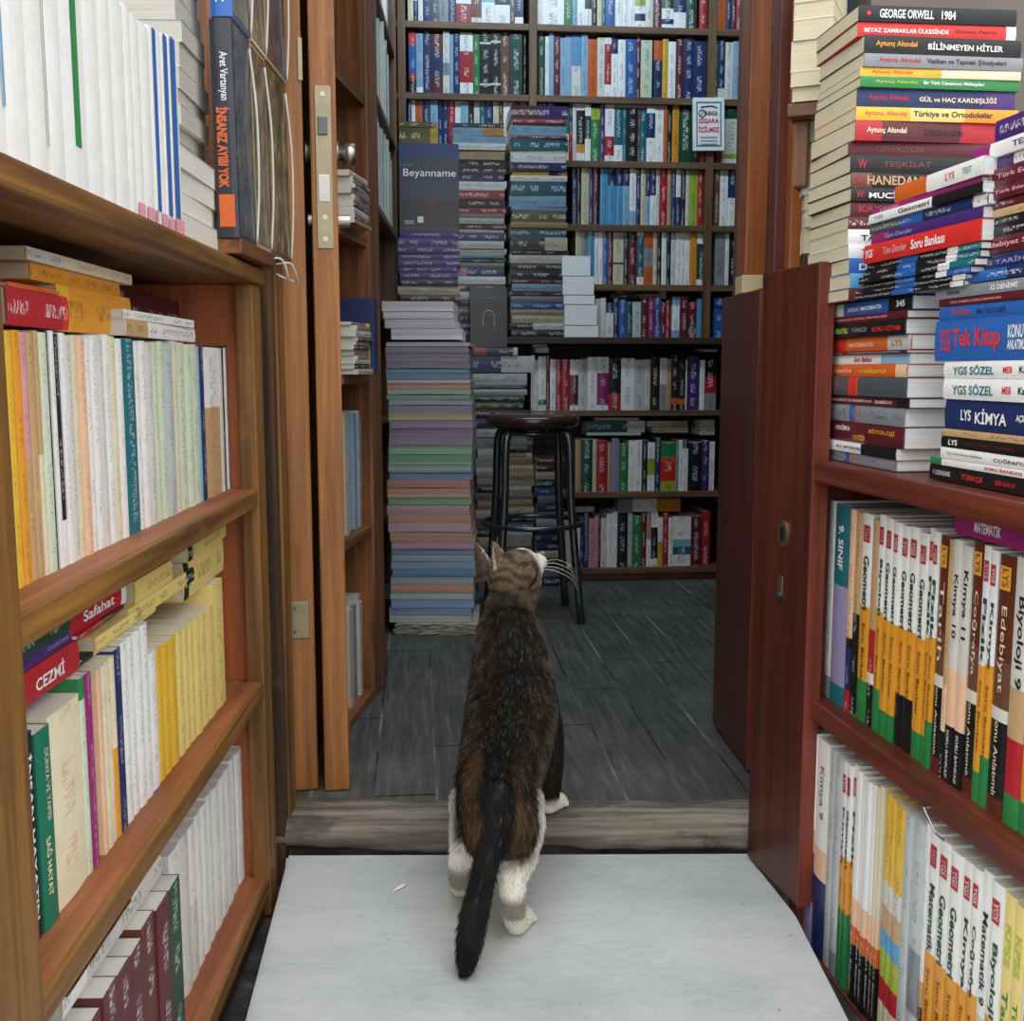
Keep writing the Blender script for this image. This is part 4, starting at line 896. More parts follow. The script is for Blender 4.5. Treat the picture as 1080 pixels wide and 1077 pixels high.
# ================================================================ test books in the reddish bookcase
def ygs(word, sub='Soru Bankası', c='v'):
    return [('YGS', .065, .125, 'W', .42, 0, .03, True), (word, .20, .46, c, .52, .05, .03, True), (sub, .52, .80, 'K', .3, .05, .0, True)]
def lys(word): return [('LYS', .05, .12, 'N', .4, 0, .02, True), (word, .19, .52, 'C', .42, 0, .0, True), ('Konu Anlatımlı', .6, .92, 'C', .28, 0, .0, True)]
LB = [(.2, .8, .865, .945, 'R')]; LG = [(.15, .85, .87, .96, 'o')]
Y1, Y2, Y3 = 'W:46/o:42/V:12', 'W:44/o:36/V:20', 'W:46/o:30/K:24'
BRN = 'b:40/S:18/w:5/K:30/b:7'
tk = f'871 W:8/G 878 T:40/u:50/T:10 893 e:60/K:5/N:20/R:10 899 s:40/K:40/V 906 {Y2} 917 s:50/R:20/W:5/K:20 924 {Y2} 931 {Y1} 939 {Y1} 946 {Y3} 955 {Y3} 965 {Y1} 975 {Y1} 981 {Y2} 988 {BRN} 998 s:60/e:20/K:20 1003 w:55/e:25/K:25 1012 w:55/e:25/K:25 1022 {BRN} 1034 {Y1} 1042 {Y2} 1051 {BRN} 1068 w:50/s:20/R:22/V:12 1086 {Y1} 1102 {BRN} 1122'
tt = {4: ygs('Geometri'), 6: ygs('Biyoloji'), 7: ygs('Geometri'), 8: ygs('Geometri'), 9: ygs('Geometri'), 10: ygs('Geometri'), 11: ygs('Geometri'), 12: ygs('Fizik'), 13: ygs('Fizik'), 14: lys('Tarih'), 16: [('Kimya 10', .14, .40, 'K', .6, 0, .02, True), ('SORU BANKASI', .78, .98, 'W', .3, 0, .0, True)], 17: [('Kimya 11', .10, .38, 'K', .6, 0, .02, True), ('SORU BANKASI', .78, .98, 'W', .3, 0, .0, True)], 18: lys('Coğrafya'), 19: ygs('Fizik'), 20: ygs('Kimya'), 21: lys('Edebiyat'), 22: [('Biyoloji 9', .14, .48, 'K', .5, 0, .02, True)], 1: [('9. SINIF', .1, .32, 'W', .35, 0, .02, True)], 23: ygs('Kimya')}
bb = {k: (LG if k in (14, 18, 21, 24) else LB) for k in (4, 6, 7, 8, 9, 10, 11, 12, 13, 14, 18, 19, 20, 21, 23)}
row(FR, .022, .303, 640, tk, 'middle shelf of the reddish bookcase', name='test_book', heights=[.272, .27, .268, .266, .268, .264], depth=.19, titles=tt, bars=bb, rj=.0015, ink=.4, end='far')
pile(FR, .018, 1040, [(1003, 1085, 543, 567, 'M', [('MATEMATİK', .28, .62, 'W', .5)])], 'lying over Kimya spines on the middle shelf', name='test_book', base=.303+.2735, depth=.15)
G3 = 'W:42/o:24/V:34'
tk = f'847 W:42/s:10/N:22/u:20 857 W:50/e:14/N:36 870 g 877 g:8/G 885 {G3} 890 {G3} 895 {G3} 900 W:55/e:12/O:8/K:25 905 W:55/e:12/O:8/K:25 910 W:55/e:12/O:8/K:25 915 W:55/e:12/O:8/K:25 920 C:55/e:12/O:8/K:25 924 C:55/e:12/O:8/K:25 928 - 931 Y:35/w:10/s:10/h:8/A:12/R:10/C:15 937 Y:35/w:10/s:10/h:8/A:12/R:10/C:15 943 Y:35/w:10/s:10/h:8/A:12/R:10/C:15 953 g 962 g:6/G:3/g:3 974 W:60/s:10/D:30 978 {Y1} 989 {Y1} 1002 {Y1} 1015 {Y1} 1026 {Y2} 1036 W:50/w:30/o:20 1048 {Y1} 1062 y:70/A:30 1075 y:70/A:30 1088 {Y1} 1104'
tt = {4: ygs('Kimya'), 5: ygs('Geometri'), 6: ygs('Fizik'), 0: [('Kimya 11', .12, .4, 'K', .4, 0, .0, True)], 1: [('Kimya 9', .12, .36, 'K', .4, 0, .0, True)], 19: ygs('Matematik'), 20: ygs('Geometri'), 21: ygs('Geometri'), 22: ygs('Kimya'), 23: ygs('Coğrafya'), 24: [('Matematik 9', .14, .46, 'K', .5, 0, .02, True)], 25: ygs('Biyoloji'), 26: [('KPSS', .1, .24, 'A', .5, 0, .02, True), ('Tarih', .32, .52, 'V', .5, 0, .02, True)], 27: [('KPSS', .1, .24, 'A', .5, 0, .02, True), ('Türkçe', .32, .52, 'V', .5, 0, .02, True)], 28: ygs('Fizik')}
for k in (7, 8, 9, 10, 11, 12): tt[k] = [('Fen', .70, .80, 'w', .4, 0, .0, True), ('Bilimleri', .82, .96, 'w', .4, 0, .0, True)]
bb = {k: LB for k in (4, 5, 6, 19, 20, 21, 22, 23, 25, 28)}
row(FR, .004, -.053, 900, tk, 'bottom shelf of the reddish bookcase', name='test_book', heights=[.308, .306, .304, .302, .302, .303], depth=.2, titles=tt, bars=bb, rj=.0015, ink=.4, end='far')

# ================================================================ piles on the ledge of the reddish bookcase
LZ = .631
R1 = [(864, 960, 323, 335, 'R:15/w:15/B:48/K:22', [('YGS', .03, .11, 'W', .4), ('KOLAY MATEMATİK', .36, .72, 'W', .4), ('345', .86, .94, 'W', .45)]), (864, 957, 336, 343, 'D', [('YGS TÜRKÇE SORU BANKASI', .1, .8, 'p', .4)]), (864, 955, 343.5, 357, 'K', [('YGS', .03, .09, 'Y', .4), ('KONU ANLATIMLI', .13, .38, 'A', .4), ('TÜRKÇE', .42, .6, 'G', .4), ('SORU KİTABI', .66, .96, 'r', .4)]),
      (862, 957, 358, 371.6, 'R:3/r:4/O:10/g:5', [('LYS', .03, .12, 'e', .4), ('MATEMATİK', .36, .64, 'e', .4), ('LYS', .82, .92, 'O', .4)]), (863, 957, 371.8, 374.6, 'D'), (862, 956, 375, 384.4, 'L/W:4/L:2', [('Soru Bankası', .42, .62, 'R', .5), ('YGS', .03, .14, 'B', .4)]), (862, 955, 384.8, 396, 'O:8/e', [('YGS TARİH', .04, .4, 'e', .4), ('COĞRAFYA', .5, .8, 'Y', .4)]),
      (862, 957, 397, 415, 'a:7/r:1.6/O:.3/a:9', [('YGS', .06, .2, 'K', .4), ('7', .24, .28, 'r', .5)]), (863, 957, 415.8, 423.6, 'D:7/K', [('TÜRK DİLİ VE EDEBİYATI', .1, .62, 'w', .35), ('EDEBİYAT', .66, .84, 'w', .4)]), (861, 951, 425, 441.6, 'G:7/B:1.2/G:.3/O:.3/G:9'), (859, 950, 442.5, 462, 'r:1/o:.5/D:8', [('LYS KİMYA', .24, .42, 'W', .3, .2), ('LYS FİZİK', .46, .6, 'Y', .3, -.2), ('BİYOLOJİ', .64, .92, 'o', .3, .15)]), (859, 945, 463, 473, 'W:6/K:4', [('KPSS', .3, .6, 'a', .25)]), (857, 943, 473.5, 487, 'G:7/B:1.2/G:.3/O:.3/G:9')]
z1 = pile(FR, .012, 872, R1, 'ledge pile beside the half-height leaf', name='test_book', base=LZ, depth=.19, paper='W', yaw=.012, rj=.003)[0][0]
T1 = [(986, 1108, 303, 314, 'G', [('FİZİK', .12, .25, 'K', .35), ('12 DENEME', .52, .74, 'W', .45)]), (988, 1105, 315, 322, 'D', [('YGS TARİH SORU BANKASI', .12, .6, 'p', .4)]), (988, 1108, 323, 337, 'B', [('Tek Kitap', .12, .3, 'r', .5), ('FEN TESTLERİ', .36, .62, 'N', .45)]), (986, 1110, 338, 379, 'B', [('YGS', .06, .16, 'r', .55), ('Tek Kitap', .18, .60, 'r', .56), ('KONU', .66, .78, 'W', .3, .15), ('ANLATIMLI', .66, .8, 'W', .22, -.15)]), (994, 1112, 381, 397.5, 'W', [('YGS SÖZEL', .1, .5, 'T', .56), ('MEB', .58, .66, 'r', .35), ('Kazanım', .72, .92, 'K', .35)]), (994, 1112, 399, 419, 'W', [('YGS SÖZEL', .1, .5, 'T', .52), ('MEB', .58, .66, 'r', .33), ('Kazanım', .72, .92, 'K', .33)]),
      (994, 1112, 421, 452, 'N', [('LYS', .17, .27, 'W', .36), ('KİMYA', .31, .6, 'W', .5), ('AÇIK KOLAY', .68, .9, 'W', .25)]), (990, 1108, 452.5, 460, 's'), (989, 1108, 460.5, 472, 'K', [('LYS', .08, .17, 'W', .5), ('EDEBİYAT ÇIKMIŞ', .24, .7, 'D', .4)]), (989, 1112, 472.5, 484, 'W', [('Türk Dili Anlatım Edebiyatı', .06, .4, 'G', .3), ('COĞRAFYA', .5, .78, 'D', .4)]), (977, 1105, 484.5, 492, 'V:1/W:8', [('SORU BANKASI', .5, .8, 'R', .4)]), (975, 1108, 492.5, 511, 'K', [('1 DENEME', .04, .2, 'g', .3), ('TÜRKÇE', .3, .48, 'r', .45), ('SINAV', .58, .74, 'R', .3)])]
z2 = pile(FR, .010, 1000, T1, '12 Deneme pile on the ledge', name='test_book', base=LZ, depth=.2, paper='W', yaw=.01, rj=.003)[0][0]
C1 = [(940, 1034, 190, 206, 'O:4/W:6', [('LYS', .62, .72, 'O', .4), ('TEST', .8, .9, 'G', .35)], 960), (916, 1028, 214, 219.5, 'M', [('FİZİK', .1, .3, 'p', .5)], 940), (917, 1034, 220, 232, 'W:6/K:4', [('YGS', .05, .15, 'G', .35), ('Geometri', .3, .58, 'S', .5)], 940), (914, 1034, 233, 240, 'a:3/B:2/N:4/W'), (916, 1030, 241, 252, 'M:2/P:9', [('Tüm Dersler', .14, .42, 'u', .45)], 940), (911, 1030, 255, 274, 'r', [('YGS', .02, .1, 'W', .45), ('Tüm Dersler', .2, .42, 'p', .4), ('Soru Bankası', .46, .74, 'W', .5)], 930), (910, 1028, 275, 281, 'K:4/B:2/K:3/W/T:2'), (909, 1026, 282, 288, 'K:4/B:2/K:3/W/T:2'), (906, 1024, 289, 295, 'K:4/B:2/K:2/W/T:2'), (903, 1020, 296, 301, 'K:4/B:2/K:2/W/B:2'), (899, 1014, 302, 306, 'K:4/B:2/K:3/W'), (896, 1010, 307, 311, 'K:4/B:2/K:3/W')]
pile(FR, .0, 930, C1, 'colourful fanned pile before the tall stack', name='test_book', base=z1+.001, depth=.19, paper='W', yaw=.02, rj=.003)
D1 = [(1050, 1150, 128, 146, 'P:3/W:3/o:2'), (1028, 1140, 150, 163, 'M/W:5', [('TEST', .4, .6, 'P', .4)]), (1032, 1140, 166, 176, 'P:2/W:4'), (1030, 1150, 178, 196, 'D/p:.4/D:8', [('Türk Edebiyatı', .2, .7, 'p', .35)]), (1028, 1150, 197, 210, 'D', [('Türk Edebiyatı', .2, .6, 'p', .35)]), (1027, 1150, 211, 219, 'D:8/p'), (1028, 1150, 220, 228, 's:3/D'), (1028, 1150, 229, 237, 'K:6/P'), (1028, 1150, 238, 248, 'K:6/D'), (1025, 1150, 249, 266, 'D', [('Edebiyat Soru', .1, .6, 'p', .4)]), (1016, 1150, 267, 282, 'N:6/L/B:3', [('KPSS TARİH', .06, .5, 'u', .4)]), (1010, 1150, 283, 300, 'B:5/N:4/O:3')]
pile(FR, .012, 1050, D1, 'maroon pile at the ledge end', name='test_book', base=z2+.001, depth=.19, paper='W', yaw=.015, rj=.003)
# the tall cream stack with lettered spines
_p = at(905, 150, 1.375); FO = Frame(_p.x, 1.375, math.radians(6))
O1 = [(903, 1074, 3.6, 20.5, 'K', [('GEORGE ORWELL', .13, .47, 'W', .55), ('1984', .52, .61, 'W', .55), ('•', .05, .075, 'r', .3)]), (903, 1074, 21, 36, 'r:9/W:.6', [('BEYAZ ZAMBAKLAR ÜLKESİNDE', .04, .57, 'W', .4), ('Grigory Petrov', .61, .88, 'D', .3)]), (907, 1078, 36.7, 55, 'K', [('Aytunç Altındal', .07, .33, 'o', .4), ('BİLİNMEYEN HİTLER', .4, .88, 'W', .45)]), (907, 1080, 55.5, 69.5, 'G', [('Aytunç Altındal', .09, .35, 'R', .4), ('Vatikan ve Tapınak Şövalyeleri', .39, .89, 'K', .5)]), (904, 1078, 70, 79, 'Y/C', [('Aytunç Altındal', .07, .32, 'O', .5), ('ÜÇ İSA', .4, .51, 'A', .5)]), (904, 1078, 79.7, 90.5, 'V', [('Aytunç Altındal', .09, .35, 'A', .4), ('Bir Türk Casusunun Mektupları', .39, .77, 'W', .42)]), (902, 1074, 91, 111.5, 'N:4/P', [('Aytunç Altındal', .07, .32, 'R', .35), ('GÜL ve HAÇ KARDEŞLİĞİ', .39, .88, 'C', .38)]), (899, 1074, 112, 126, 'Y/y/o', [('Aytunç Altındal', .05, .31, 'O', .42), ('Türkiye ve Ortodokslar', .35, .84, 'K', .56)]), (898, 1070, 126.5, 146, 'R:1/D:3/R:2', [('Aytunç Altındal', .07, .32, 'C', .36), ('TÜRKLER VE KADIN', .43, .68, 'K', .38)]),
      (894, 1066, 148, 161.5, 'D', [('OPERASYON', .17, .46, 'S', .5)]), (895, 1068, 162, 180, 'K', [('TEŞKİLAT', .2, .5, 'S', .5), ('W', .045, .1, 'R', .55)]), (895, 1068, 181, 196, 'S:1.2/K:8', [('HANEDAN', .1, .44, 's', .62), ('W', .03, .08, 'R', .5)]), (895, 1068, 197, 211, 'K', [('MUCİZE', .11, .36, 'W', .56), ('W', .03, .08, 'R', .5)]), (896, 1064, 211.5, 226, 'D:1/K:6', [('KAYIP', .05, .25, 'R', .5)]), (894, 1066, 227, 240.5, 'D:2/N:6'), (893, 1062, 241, 256, 'W', [('TARİH', .08, .3, 'K', .5)]), (893, 1064, 257, 271, 'W', [('TÜRK', .08, .28, 'a', .5)]), (893, 1064, 272, 287, 'B', [('DİN', .06, .2, 'W', .6)]), (893, 1064, 288, 303, 'h', [('İLİM', .08, .2, 'W', .4)]), (891, 1062, 304, 326, 'D', [('YOL', .04, .12, 'W', .4)])]
pile(FO, .0, 906, [(x[0]+4, x[1], x[2], x[3], x[4], x[5] if len(x) > 5 else ()) for x in O1], 'tall cream-edged stack with lettered spines', base=z1+.001, depth=.135, paper='c', yaw=.03, rj=.004, gloss=False)
pile(FO, .012, 960, [(868, 905, -18, -2, 'T'), (866, 906, -1, 2, 'Y')], 'teal pair topping the stack', base=None, depth=.12, paper='c') if False else None
# cream page-edge pile on a bracket behind it
_p = at(836, 60, 1.585); FP = Frame(_p.x, 1.585, math.radians(-24))
zb = FP.hit(840, 108, 0)[1]
bs = thing('bracket_shelf', 'small brown bracket shelf on the door frame under cream page edges', 'shelf', FP.M.copy())
box('board', wood('oak', 'x'), bs, -.006, .12, .004, .13, zb-.018, zb, .002); box('bracket', wood('oak', 'z'), bs, .0, .02, .03, .11, zb-.11, zb-.019, .002)
fore_pile(FP, .0, 840, [(838, 880, -52, -26, 'w', 'c'), (838, 880, -26, 4, 'w', 'c'), (837, 880, 4, 22, 'C', 'c'), (837, 880, 22, 44, 'w', 'c'), (834, 878, 44, 76, 'w', 'c'), (834, 878, 76, 92, 'C', 'c'), (835, 878, 92, 106, 'w', 'c')], 'the bracket shelf by the frame', base=zb+.001, depth=.13)
_p = at(847, 200, 1.64); FQ = Frame(_p.x, 1.62, math.radians(-8)); zq = FQ.hit(850, 268, 0)[1]
bs = thing('bracket_shelf', 'lower bracket shelf on the door frame behind the tall stack', 'shelf', FQ.M.copy())
box('board', wood('dark', 'x'), bs, -.003, .10, .0, .035, zq-.018, zq, .002)
fore_pile(FQ, .0, 850, [(849, 872, 128, 150, 'w', 'c'), (848, 872, 150, 178, 's', 'c'), (848, 872, 178, 196, 'w', 'c'), (846, 872, 196, 206, 'g', 'W'), (848, 872, 206, 222, 's', 'c'), (848, 872, 222, 240, 'w', 'c'), (847, 872, 240, 266, 'C', 'c')], 'the lower bracket shelf', base=zq+.001, depth=.03)

# ================================================================ the cat
def cat():
    import numpy as np
    V = Vector
    def T(px, py, Y): return at(px, py, Y)
    segs = []      # (points, radii, region) tapered capsules chains
    torso = [(T(527, 872, 1.365), .047), (T(525, 848, 1.40), .053), (T(526, 822, 1.46), .056), (T(533, 790, 1.53), .062), (T(539, 756, 1.61), .067), (T(539, 722, 1.675), .063), (T(539, 692, 1.71), .058), (T(537, 668, 1.735), .048)]
    neck = [(T(540, 700, 1.71), .045), (T(537, 672, 1.745), .044), (T(537, 645, 1.765), .038), (T(543, 622, 1.775), .036)]
    C = T(544, 606, 1.775)
    f = V((.66, .42, .56)).normalized(); r = f.cross(V((0, 0, 1))).normalized(); u = r.cross(f).normalized()
    head = [(C-f*.012, .038), (C+f*.012, .036)]
    muzz = [(C+f*.022-u*.008, .024), (C+f*.046-u*.012, .0145)]
    chin = [(C+f*.02-u*.02, .018), (C+f*.040-u*.022, .0095)]
    brow = [(C+f*.018+u*.016+r*.016, .015), (C+f*.018+u*.016-r*.016, .015)]
    cheeks = [(C+f*.008-u*.012+r*.022, .019), (C+f*.008-u*.012-r*.022, .019)]
    tail = [(T(525, 838, 1.362), .020), (T(521, 868, 1.338), .016), (T(515, 900, 1.315), .0135), (T(508, 932, 1.30), .013), (T(501, 962, 1.285), .0145), (T(496, 990, 1.275), .0145), (T(492, 1014, 1.27), .010), (T(490.5, 1026, 1.268), .005)]
    gp = ground(546, 984); gl = ground(485, 944)
    def paw(g, d, z0=0.0):   # from the heel forward
        d = V(d).normalized(); return [(V((g.x, g.y, z0+.014))-d*.004, .0135), (V((g.x, g.y, z0+.013))+d*.020, .0145), (V((g.x, g.y, z0+.0115))+d*.031, .0105)]
    hr = [(T(540, 848, 1.415), .041), (T(546, 872, 1.405), .035), (T(547, 898, 1.385), .025), (T(541, 928, 1.338), .0175), (T(541, 950, 1.342), .0155), (V((gp.x-.002, gp.y-.006, .019)), .0145)]
    hl = [(T(509, 850, 1.43), .044), (T(500, 872, 1.43), .033), (T(492, 895, 1.43), .022), (T(485, 915, 1.42), .0155), (T(485, 930, 1.44), .0135), (V((gl.x, gl.y-.004, .018)), .012)]
    fr = ground(580, 857, .046); fl_ = ground(522, 850, .046)
    R1_ = [(T(558, 728, 1.67), .040), (T(572, 765, 1.645), .030), (T(579, 795, 1.64), .0215), (T(579, 825, 1.65), .018), (V((fr.x-.002, fr.y, .064)), .0140)]
    L1_ = [(T(530, 728, 1.68), .040), (T(526, 770, 1.665), .026), (T(524, 805, 1.67), .017), (T(523, 835, 1.69), .0145), (V((fl_.x, fl_.y, .064)), .0125)]
    chains = [('torso', torso), ('neck', neck), ('head', head), ('muzzle', muzz), ('muzzle', chin), ('head', brow), ('head', cheeks), ('tail', tail), ('hind', hr), ('hind', hl), ('hindpaw', paw(gp, (.35, .9, 0))), ('hindpaw', paw(gl, (-.05, 1, 0))),
              ('fore', R1_), ('fore', L1_), ('forepaw', paw(fr, (.55, .8, 0), .046)), ('forepaw', paw(fl_, (0, 1, 0), .046))]
    A, B, RA, RB, REG = [], [], [], [], []
    for reg, ch in chains:
        for (p, a), (q, b) in zip(ch[:-1], ch[1:]): A.append(p); B.append(q); RA.append(a); RB.append(b); REG.append(reg)
    A = np.array(A); B = np.array(B); RA = np.array(RA); RB = np.array(RB)
    bm = bmesh.new()
    for reg, ch in chains:
        pts = curve_pts([p for p, _ in ch], 6) if len(ch) > 2 else [ch[0][0].lerp(ch[1][0], i/6) for i in range(7)]
        n = len(pts); m = len(ch)-1
        rad = []
        for i in range(n):
            t = i/(n-1)*m; k = min(int(t), m-1); w = t-k; rad.append(ch[k][1]*(1-w)+ch[k+1][1]*w)
        tube(bm, pts, rad, 20)
        for p, q in ((pts[0], rad[0]), (pts[-1], rad[-1])):
            bmesh.ops.create_icosphere(bm, subdivisions=3, radius=q, matrix=Matrix.Translation(p))
    # toes
    for g, d, z0 in ((gp, V((.35, .9, 0)), 0), (gl, V((-.05, 1, 0)), 0), (fr, V((.55, .8, 0)), .046), (fl_, V((0, 1, 0)), .046)):
        d = d.normalized(); s = V((d.y, -d.x, 0))
        for k in (-1.5, -.5, .5, 1.5):
            bmesh.ops.create_icosphere(bm, subdivisions=2, radius=.0066, matrix=Matrix.Translation(V((g.x, g.y, z0+.0075))+d*(.034-.002*abs(k))+s*k*.0066))
    # ears: hollowed leaf shapes
    ears = []
    for sgn, tip_px, base_px in ((1, (523, 570, 1.755), (532, 598, 1.755)), (-1, (504, 571, 1.79), (514, 602, 1.785))):
        tip = T(*tip_px); base = T(*base_px); ax = (tip-base).normalized(); hgt = (tip-base).length+.012; face = ((f*.3+r*.9) if sgn > 0 else (f*.75-r*.45)).normalized(); side = face.cross(ax).normalized(); nrm = ax.cross(side).normalized()
        if nrm.dot(face) < 0: nrm = -nrm
        ears.append((base, ax, side, nrm, hgt))
        rings = []
        for i in range(9):
            t = i/8; w = .0205*(1-t)**.95*(1+.55*t)+.0014
            for_ = []
            for j in range(9):
                s = j/4-1; for_.append(bm.verts.new(base-ax*.012+ax*(hgt*t)+side*(w*s)-nrm*(.010*(1-s*s)*(1-.6*t))))
            back = [bm.verts.new(v.co-nrm*.006) for v in for_]
            rings.append(for_+back[::-1])
        for i in range(8):
            for j in range(18): bm.faces.new((rings[i][j], rings[i][(j+1) % 18], rings[i+1][(j+1) % 18], rings[i+1][j]))
        bm.faces.new(rings[0][::-1]); bm.faces.new(rings[-1])
    bmesh.ops.recalc_face_normals(bm, faces=bm.faces)
    me = bpy.data.meshes.new('tmp'); bm.to_mesh(me); bm.free()
    tmp = link('tmp', me)
    md = tmp.modifiers.new('remesh', 'REMESH'); md.mode = 'VOXEL'; md.voxel_size = .0030
    sm = tmp.modifiers.new('smooth', 'SMOOTH'); sm.factor = .5; sm.iterations = 6
    me2 = bpy.data.meshes.new_from_object(tmp.evaluated_get(bpy.context.evaluated_depsgraph_get()))
    bpy.data.objects.remove(tmp); bpy.data.meshes.remove(me)
    me2.name = 'cat'
    for p in me2.polygons: p.use_smooth = True
    nv = len(me2.vertices); co = np.empty(nv*3); me2.vertices.foreach_get('co', co); co = co.reshape(-1, 3)
    # ---- pattern
    sl = lambda h: np.array(lin(h))
    BLK, DBR, TAB, TAN, ORG, WHT, GRY, PNK = sl('110f0d'), sl('221b14'), sl('32281d'), sl('72624c'), sl('64462a'), sl('e2ddd0'), sl('857a60'), sl('a87a68')
    AB = B-A; L2 = (AB**2).sum(1)
    def locate(p):
        t = np.clip(((p-A)*AB).sum(1)/L2, 0, 1); c = A+AB*t[:, None]; d = np.linalg.norm(p-c, axis=1)-(RA+(RB-RA)*t)
        k = int(np.argmin(d)); return k, t[k], c[k]
    vC = V(C); fa, ra, ua = np.array(f), np.array(r), np.array(u)
    def sm_(a, b, x): x = min(1, max(0, (x-a)/(b-a))); return x*x*(3-2*x)
    def colour(p, jt=0.0):
        k, t, c = locate(p); reg = REG[k]; P = V(p)
        n1 = noise.noise(P*38); n2 = noise.noise(P*90+V((5, 2, 9))); n3 = noise.noise(P*17+V((1, 7, 3)))
        y = p[1]; z = p[2]
        if reg in ('torso', 'neck'):
            d = p-c; up = d[2]/(np.linalg.norm(d)+1e-6); lat = abs(p[0]-c[0])
            back = sm_(.05, .016, lat+.014*n1)*sm_(-.1, .4, up)
            m_ = .2-.5*n2; m_ = min(1, max(0, m_)); col = TAB*(1-m_)+TAN*m_
            stripe = sm_(-.22, .22, n1+.6*n2)
            col = col*(1-stripe*.85)+DBR*stripe*.85
            col = col*(1-back*.9)+BLK*back*.9
            if y < 1.47:
                o = sm_(-.25, .2, n3+.5*n2)*sm_(.016, .026, lat)*sm_(.050, .036, lat)*sm_(1.47, 1.42, y); col = col*(1-.8*o)+ORG*.8*o
                bk = sm_(.020, .012, lat); col = col*(1-bk)+BLK*bk
                sd = sm_(.040, .05, lat)*sm_(1.47, 1.43, y); col = col*(1-.7*sd)+BLK*.7*sd
            if reg == 'neck' or y > 1.70:
                g = sm_(1.69, 1.76, y); lt = (TAN*.7+ORG*.3)*(1-.8*stripe)+DBR*.8*stripe; lt = lt*(1-back*.75)+BLK*back*.75; col = col*(1-g)+lt*g
            belly = sm_(-.55, -.85, up); col = col*(1-belly)+WHT*belly
            # pale flank edge to the right
            fl = sm_(.86, .99, d[0]/(np.linalg.norm(d)+1e-6))*.35*sm_(-.2, .2, n1); col = col*(1-fl)+GRY*fl
            return col, reg
        if reg in ('head', 'muzzle'):
            d = p-np.array(C); df, du, dr = d@fa, d@ua, d@ra
            st = sm_(.1, .5, math.sin(df*260+du*180+n1*3.5)+n2*1.1)
            col = (TAN*.72+ORG*.36)*(1-.72*st)+DBR*.72*st
            ck = sm_(-.005, .02, -du)*sm_(.0, .02, df); col = col*(1-.6*ck)+(ORG*.7+TAN*.9)*.6*ck
            w = sm_(.027, .038, df-.25*du+.004*n1); w = max(w, sm_(.012, .02, df)*sm_(-.018, -.028, du)*.9)
            w = max(w, sm_(.026, .036, df)*sm_(.010, .004, abs(dr))*sm_(-.02, .0, du))
            col = col*(1-w)+WHT*w
            # dark cheek line from the eye
            ln = sm_(.0035, .0015, abs(du+.002-.35*(df-.018)+.004))*sm_(.030, .024, df)*sm_(-.012, -.004, df)*sm_(.012, .02, abs(dr)); col = col*(1-ln)+BLK*ln
            dC = math.sqrt(df*df+du*du+dr*dr)
            for base, ax, side, nrm, hgt in ears:
                e = V(p)-base; h_ = e.dot(ax)
                if dC > .0445 and h_ > .002 and e.length < hgt+.006 and df < .02 and abs(e.dot(nrm)) < .018 and abs(e.dot(side)) < .024:
                    inn = e.dot(nrm) > -.006
                    col = PNK*.35+TAN*.5+DBR*.15 if inn else TAN*.55+DBR*.45
                    if abs(e.dot(side)) > .86*(.0205*max(0, 1-(h_+.012)/hgt)**.95*(1+.55*(h_+.012)/hgt)+.0014): col = WHT*.45+TAN*.5
            return col, reg
        if reg == 'tail': return BLK*(1+.6*n2)+GRY*.05*max(0, n1), reg
        if reg in ('hind', 'hindpaw'):
            up_ = TAB*(.5+.5*n2)+BLK*(.5-.5*n2); o = sm_(-.15, .3, n3+.3*n1); up_ = up_*(1-.6*o)+ORG*.6*o
            rim = sm_(.55, .95, (p-c)[0]/(np.linalg.norm(p-c)+1e-6)*(1 if p[0] > -.03 else -1))*sm_(.235, .15, z)
            w = sm_(.128, .108, z+.012*n1); col = up_*(1-max(w, .8*rim))+WHT*max(w, .8*rim)
            pt = sm_(1.362 if p[0] > -.03 else 1.45, 1.34 if p[0] > -.03 else 1.43, y)*sm_(.085, .065, z+.006*n1)*sm_(.03, .042, z); col = col*(1-.75*pt)+(GRY*.55+TAN*.15)*.75*pt
            return col, reg
        # fore leg
        w = sm_(.082, .07, z+.004*n1); st = sm_(-.1, .3, n1+.3*n2)
        col = BLK*(.6+.4*st)+TAB*.4*(1-st); return col*(1-w)+WHT*w, reg
    cols = np.ones((nv, 4))
    for i in range(nv): cols[i, :3] = np.clip(colour(co[i])[0], 0.004, 1)
    ca = me2.attributes.new('Col', 'FLOAT_COLOR', 'POINT'); ca.data.foreach_set('color', cols.ravel())
    m, nt, b = new_mat('cat_skin'); at_ = nd(nt, 'ShaderNodeAttribute', attribute_name='Col'); nt.links.new(at_.outputs['Color'], b.inputs['Base Color']); b.inputs['Roughness'].default_value = .75
    me2.materials.clear(); me2.materials.append(m)
    body = tag(link('cat', me2), 'tabby cat with white paws stepping over the threshold, head turned up towards the shelves', 'cat')
    # ---- fur: short strands combed along the body
    me2.calc_loop_triangles(); nt_ = len(me2.loop_triangles); tri = np.empty(nt_*3, dtype=np.int32); me2.loop_triangles.foreach_get('vertices', tri); tri = tri.reshape(-1, 3)
    p0, p1, p2 = co[tri[:, 0]], co[tri[:, 1]], co[tri[:, 2]]; nr = np.cross(p1-p0, p2-p0); ar = np.linalg.norm(nr, axis=1); nr = nr/(ar[:, None]+1e-12)
    rng = np.random.default_rng(3); N = 62000
    ti = rng.choice(nt_, N, p=ar/ar.sum()); a_, b_ = rng.random(N), rng.random(N); fl2 = a_+b_ > 1; a_[fl2] = 1-a_[fl2]; b_[fl2] = 1-b_[fl2]
    pos = p0[ti]+(p1-p0)[ti]*a_[:, None]+(p2-p0)[ti]*b_[:, None]; nn = nr[ti]
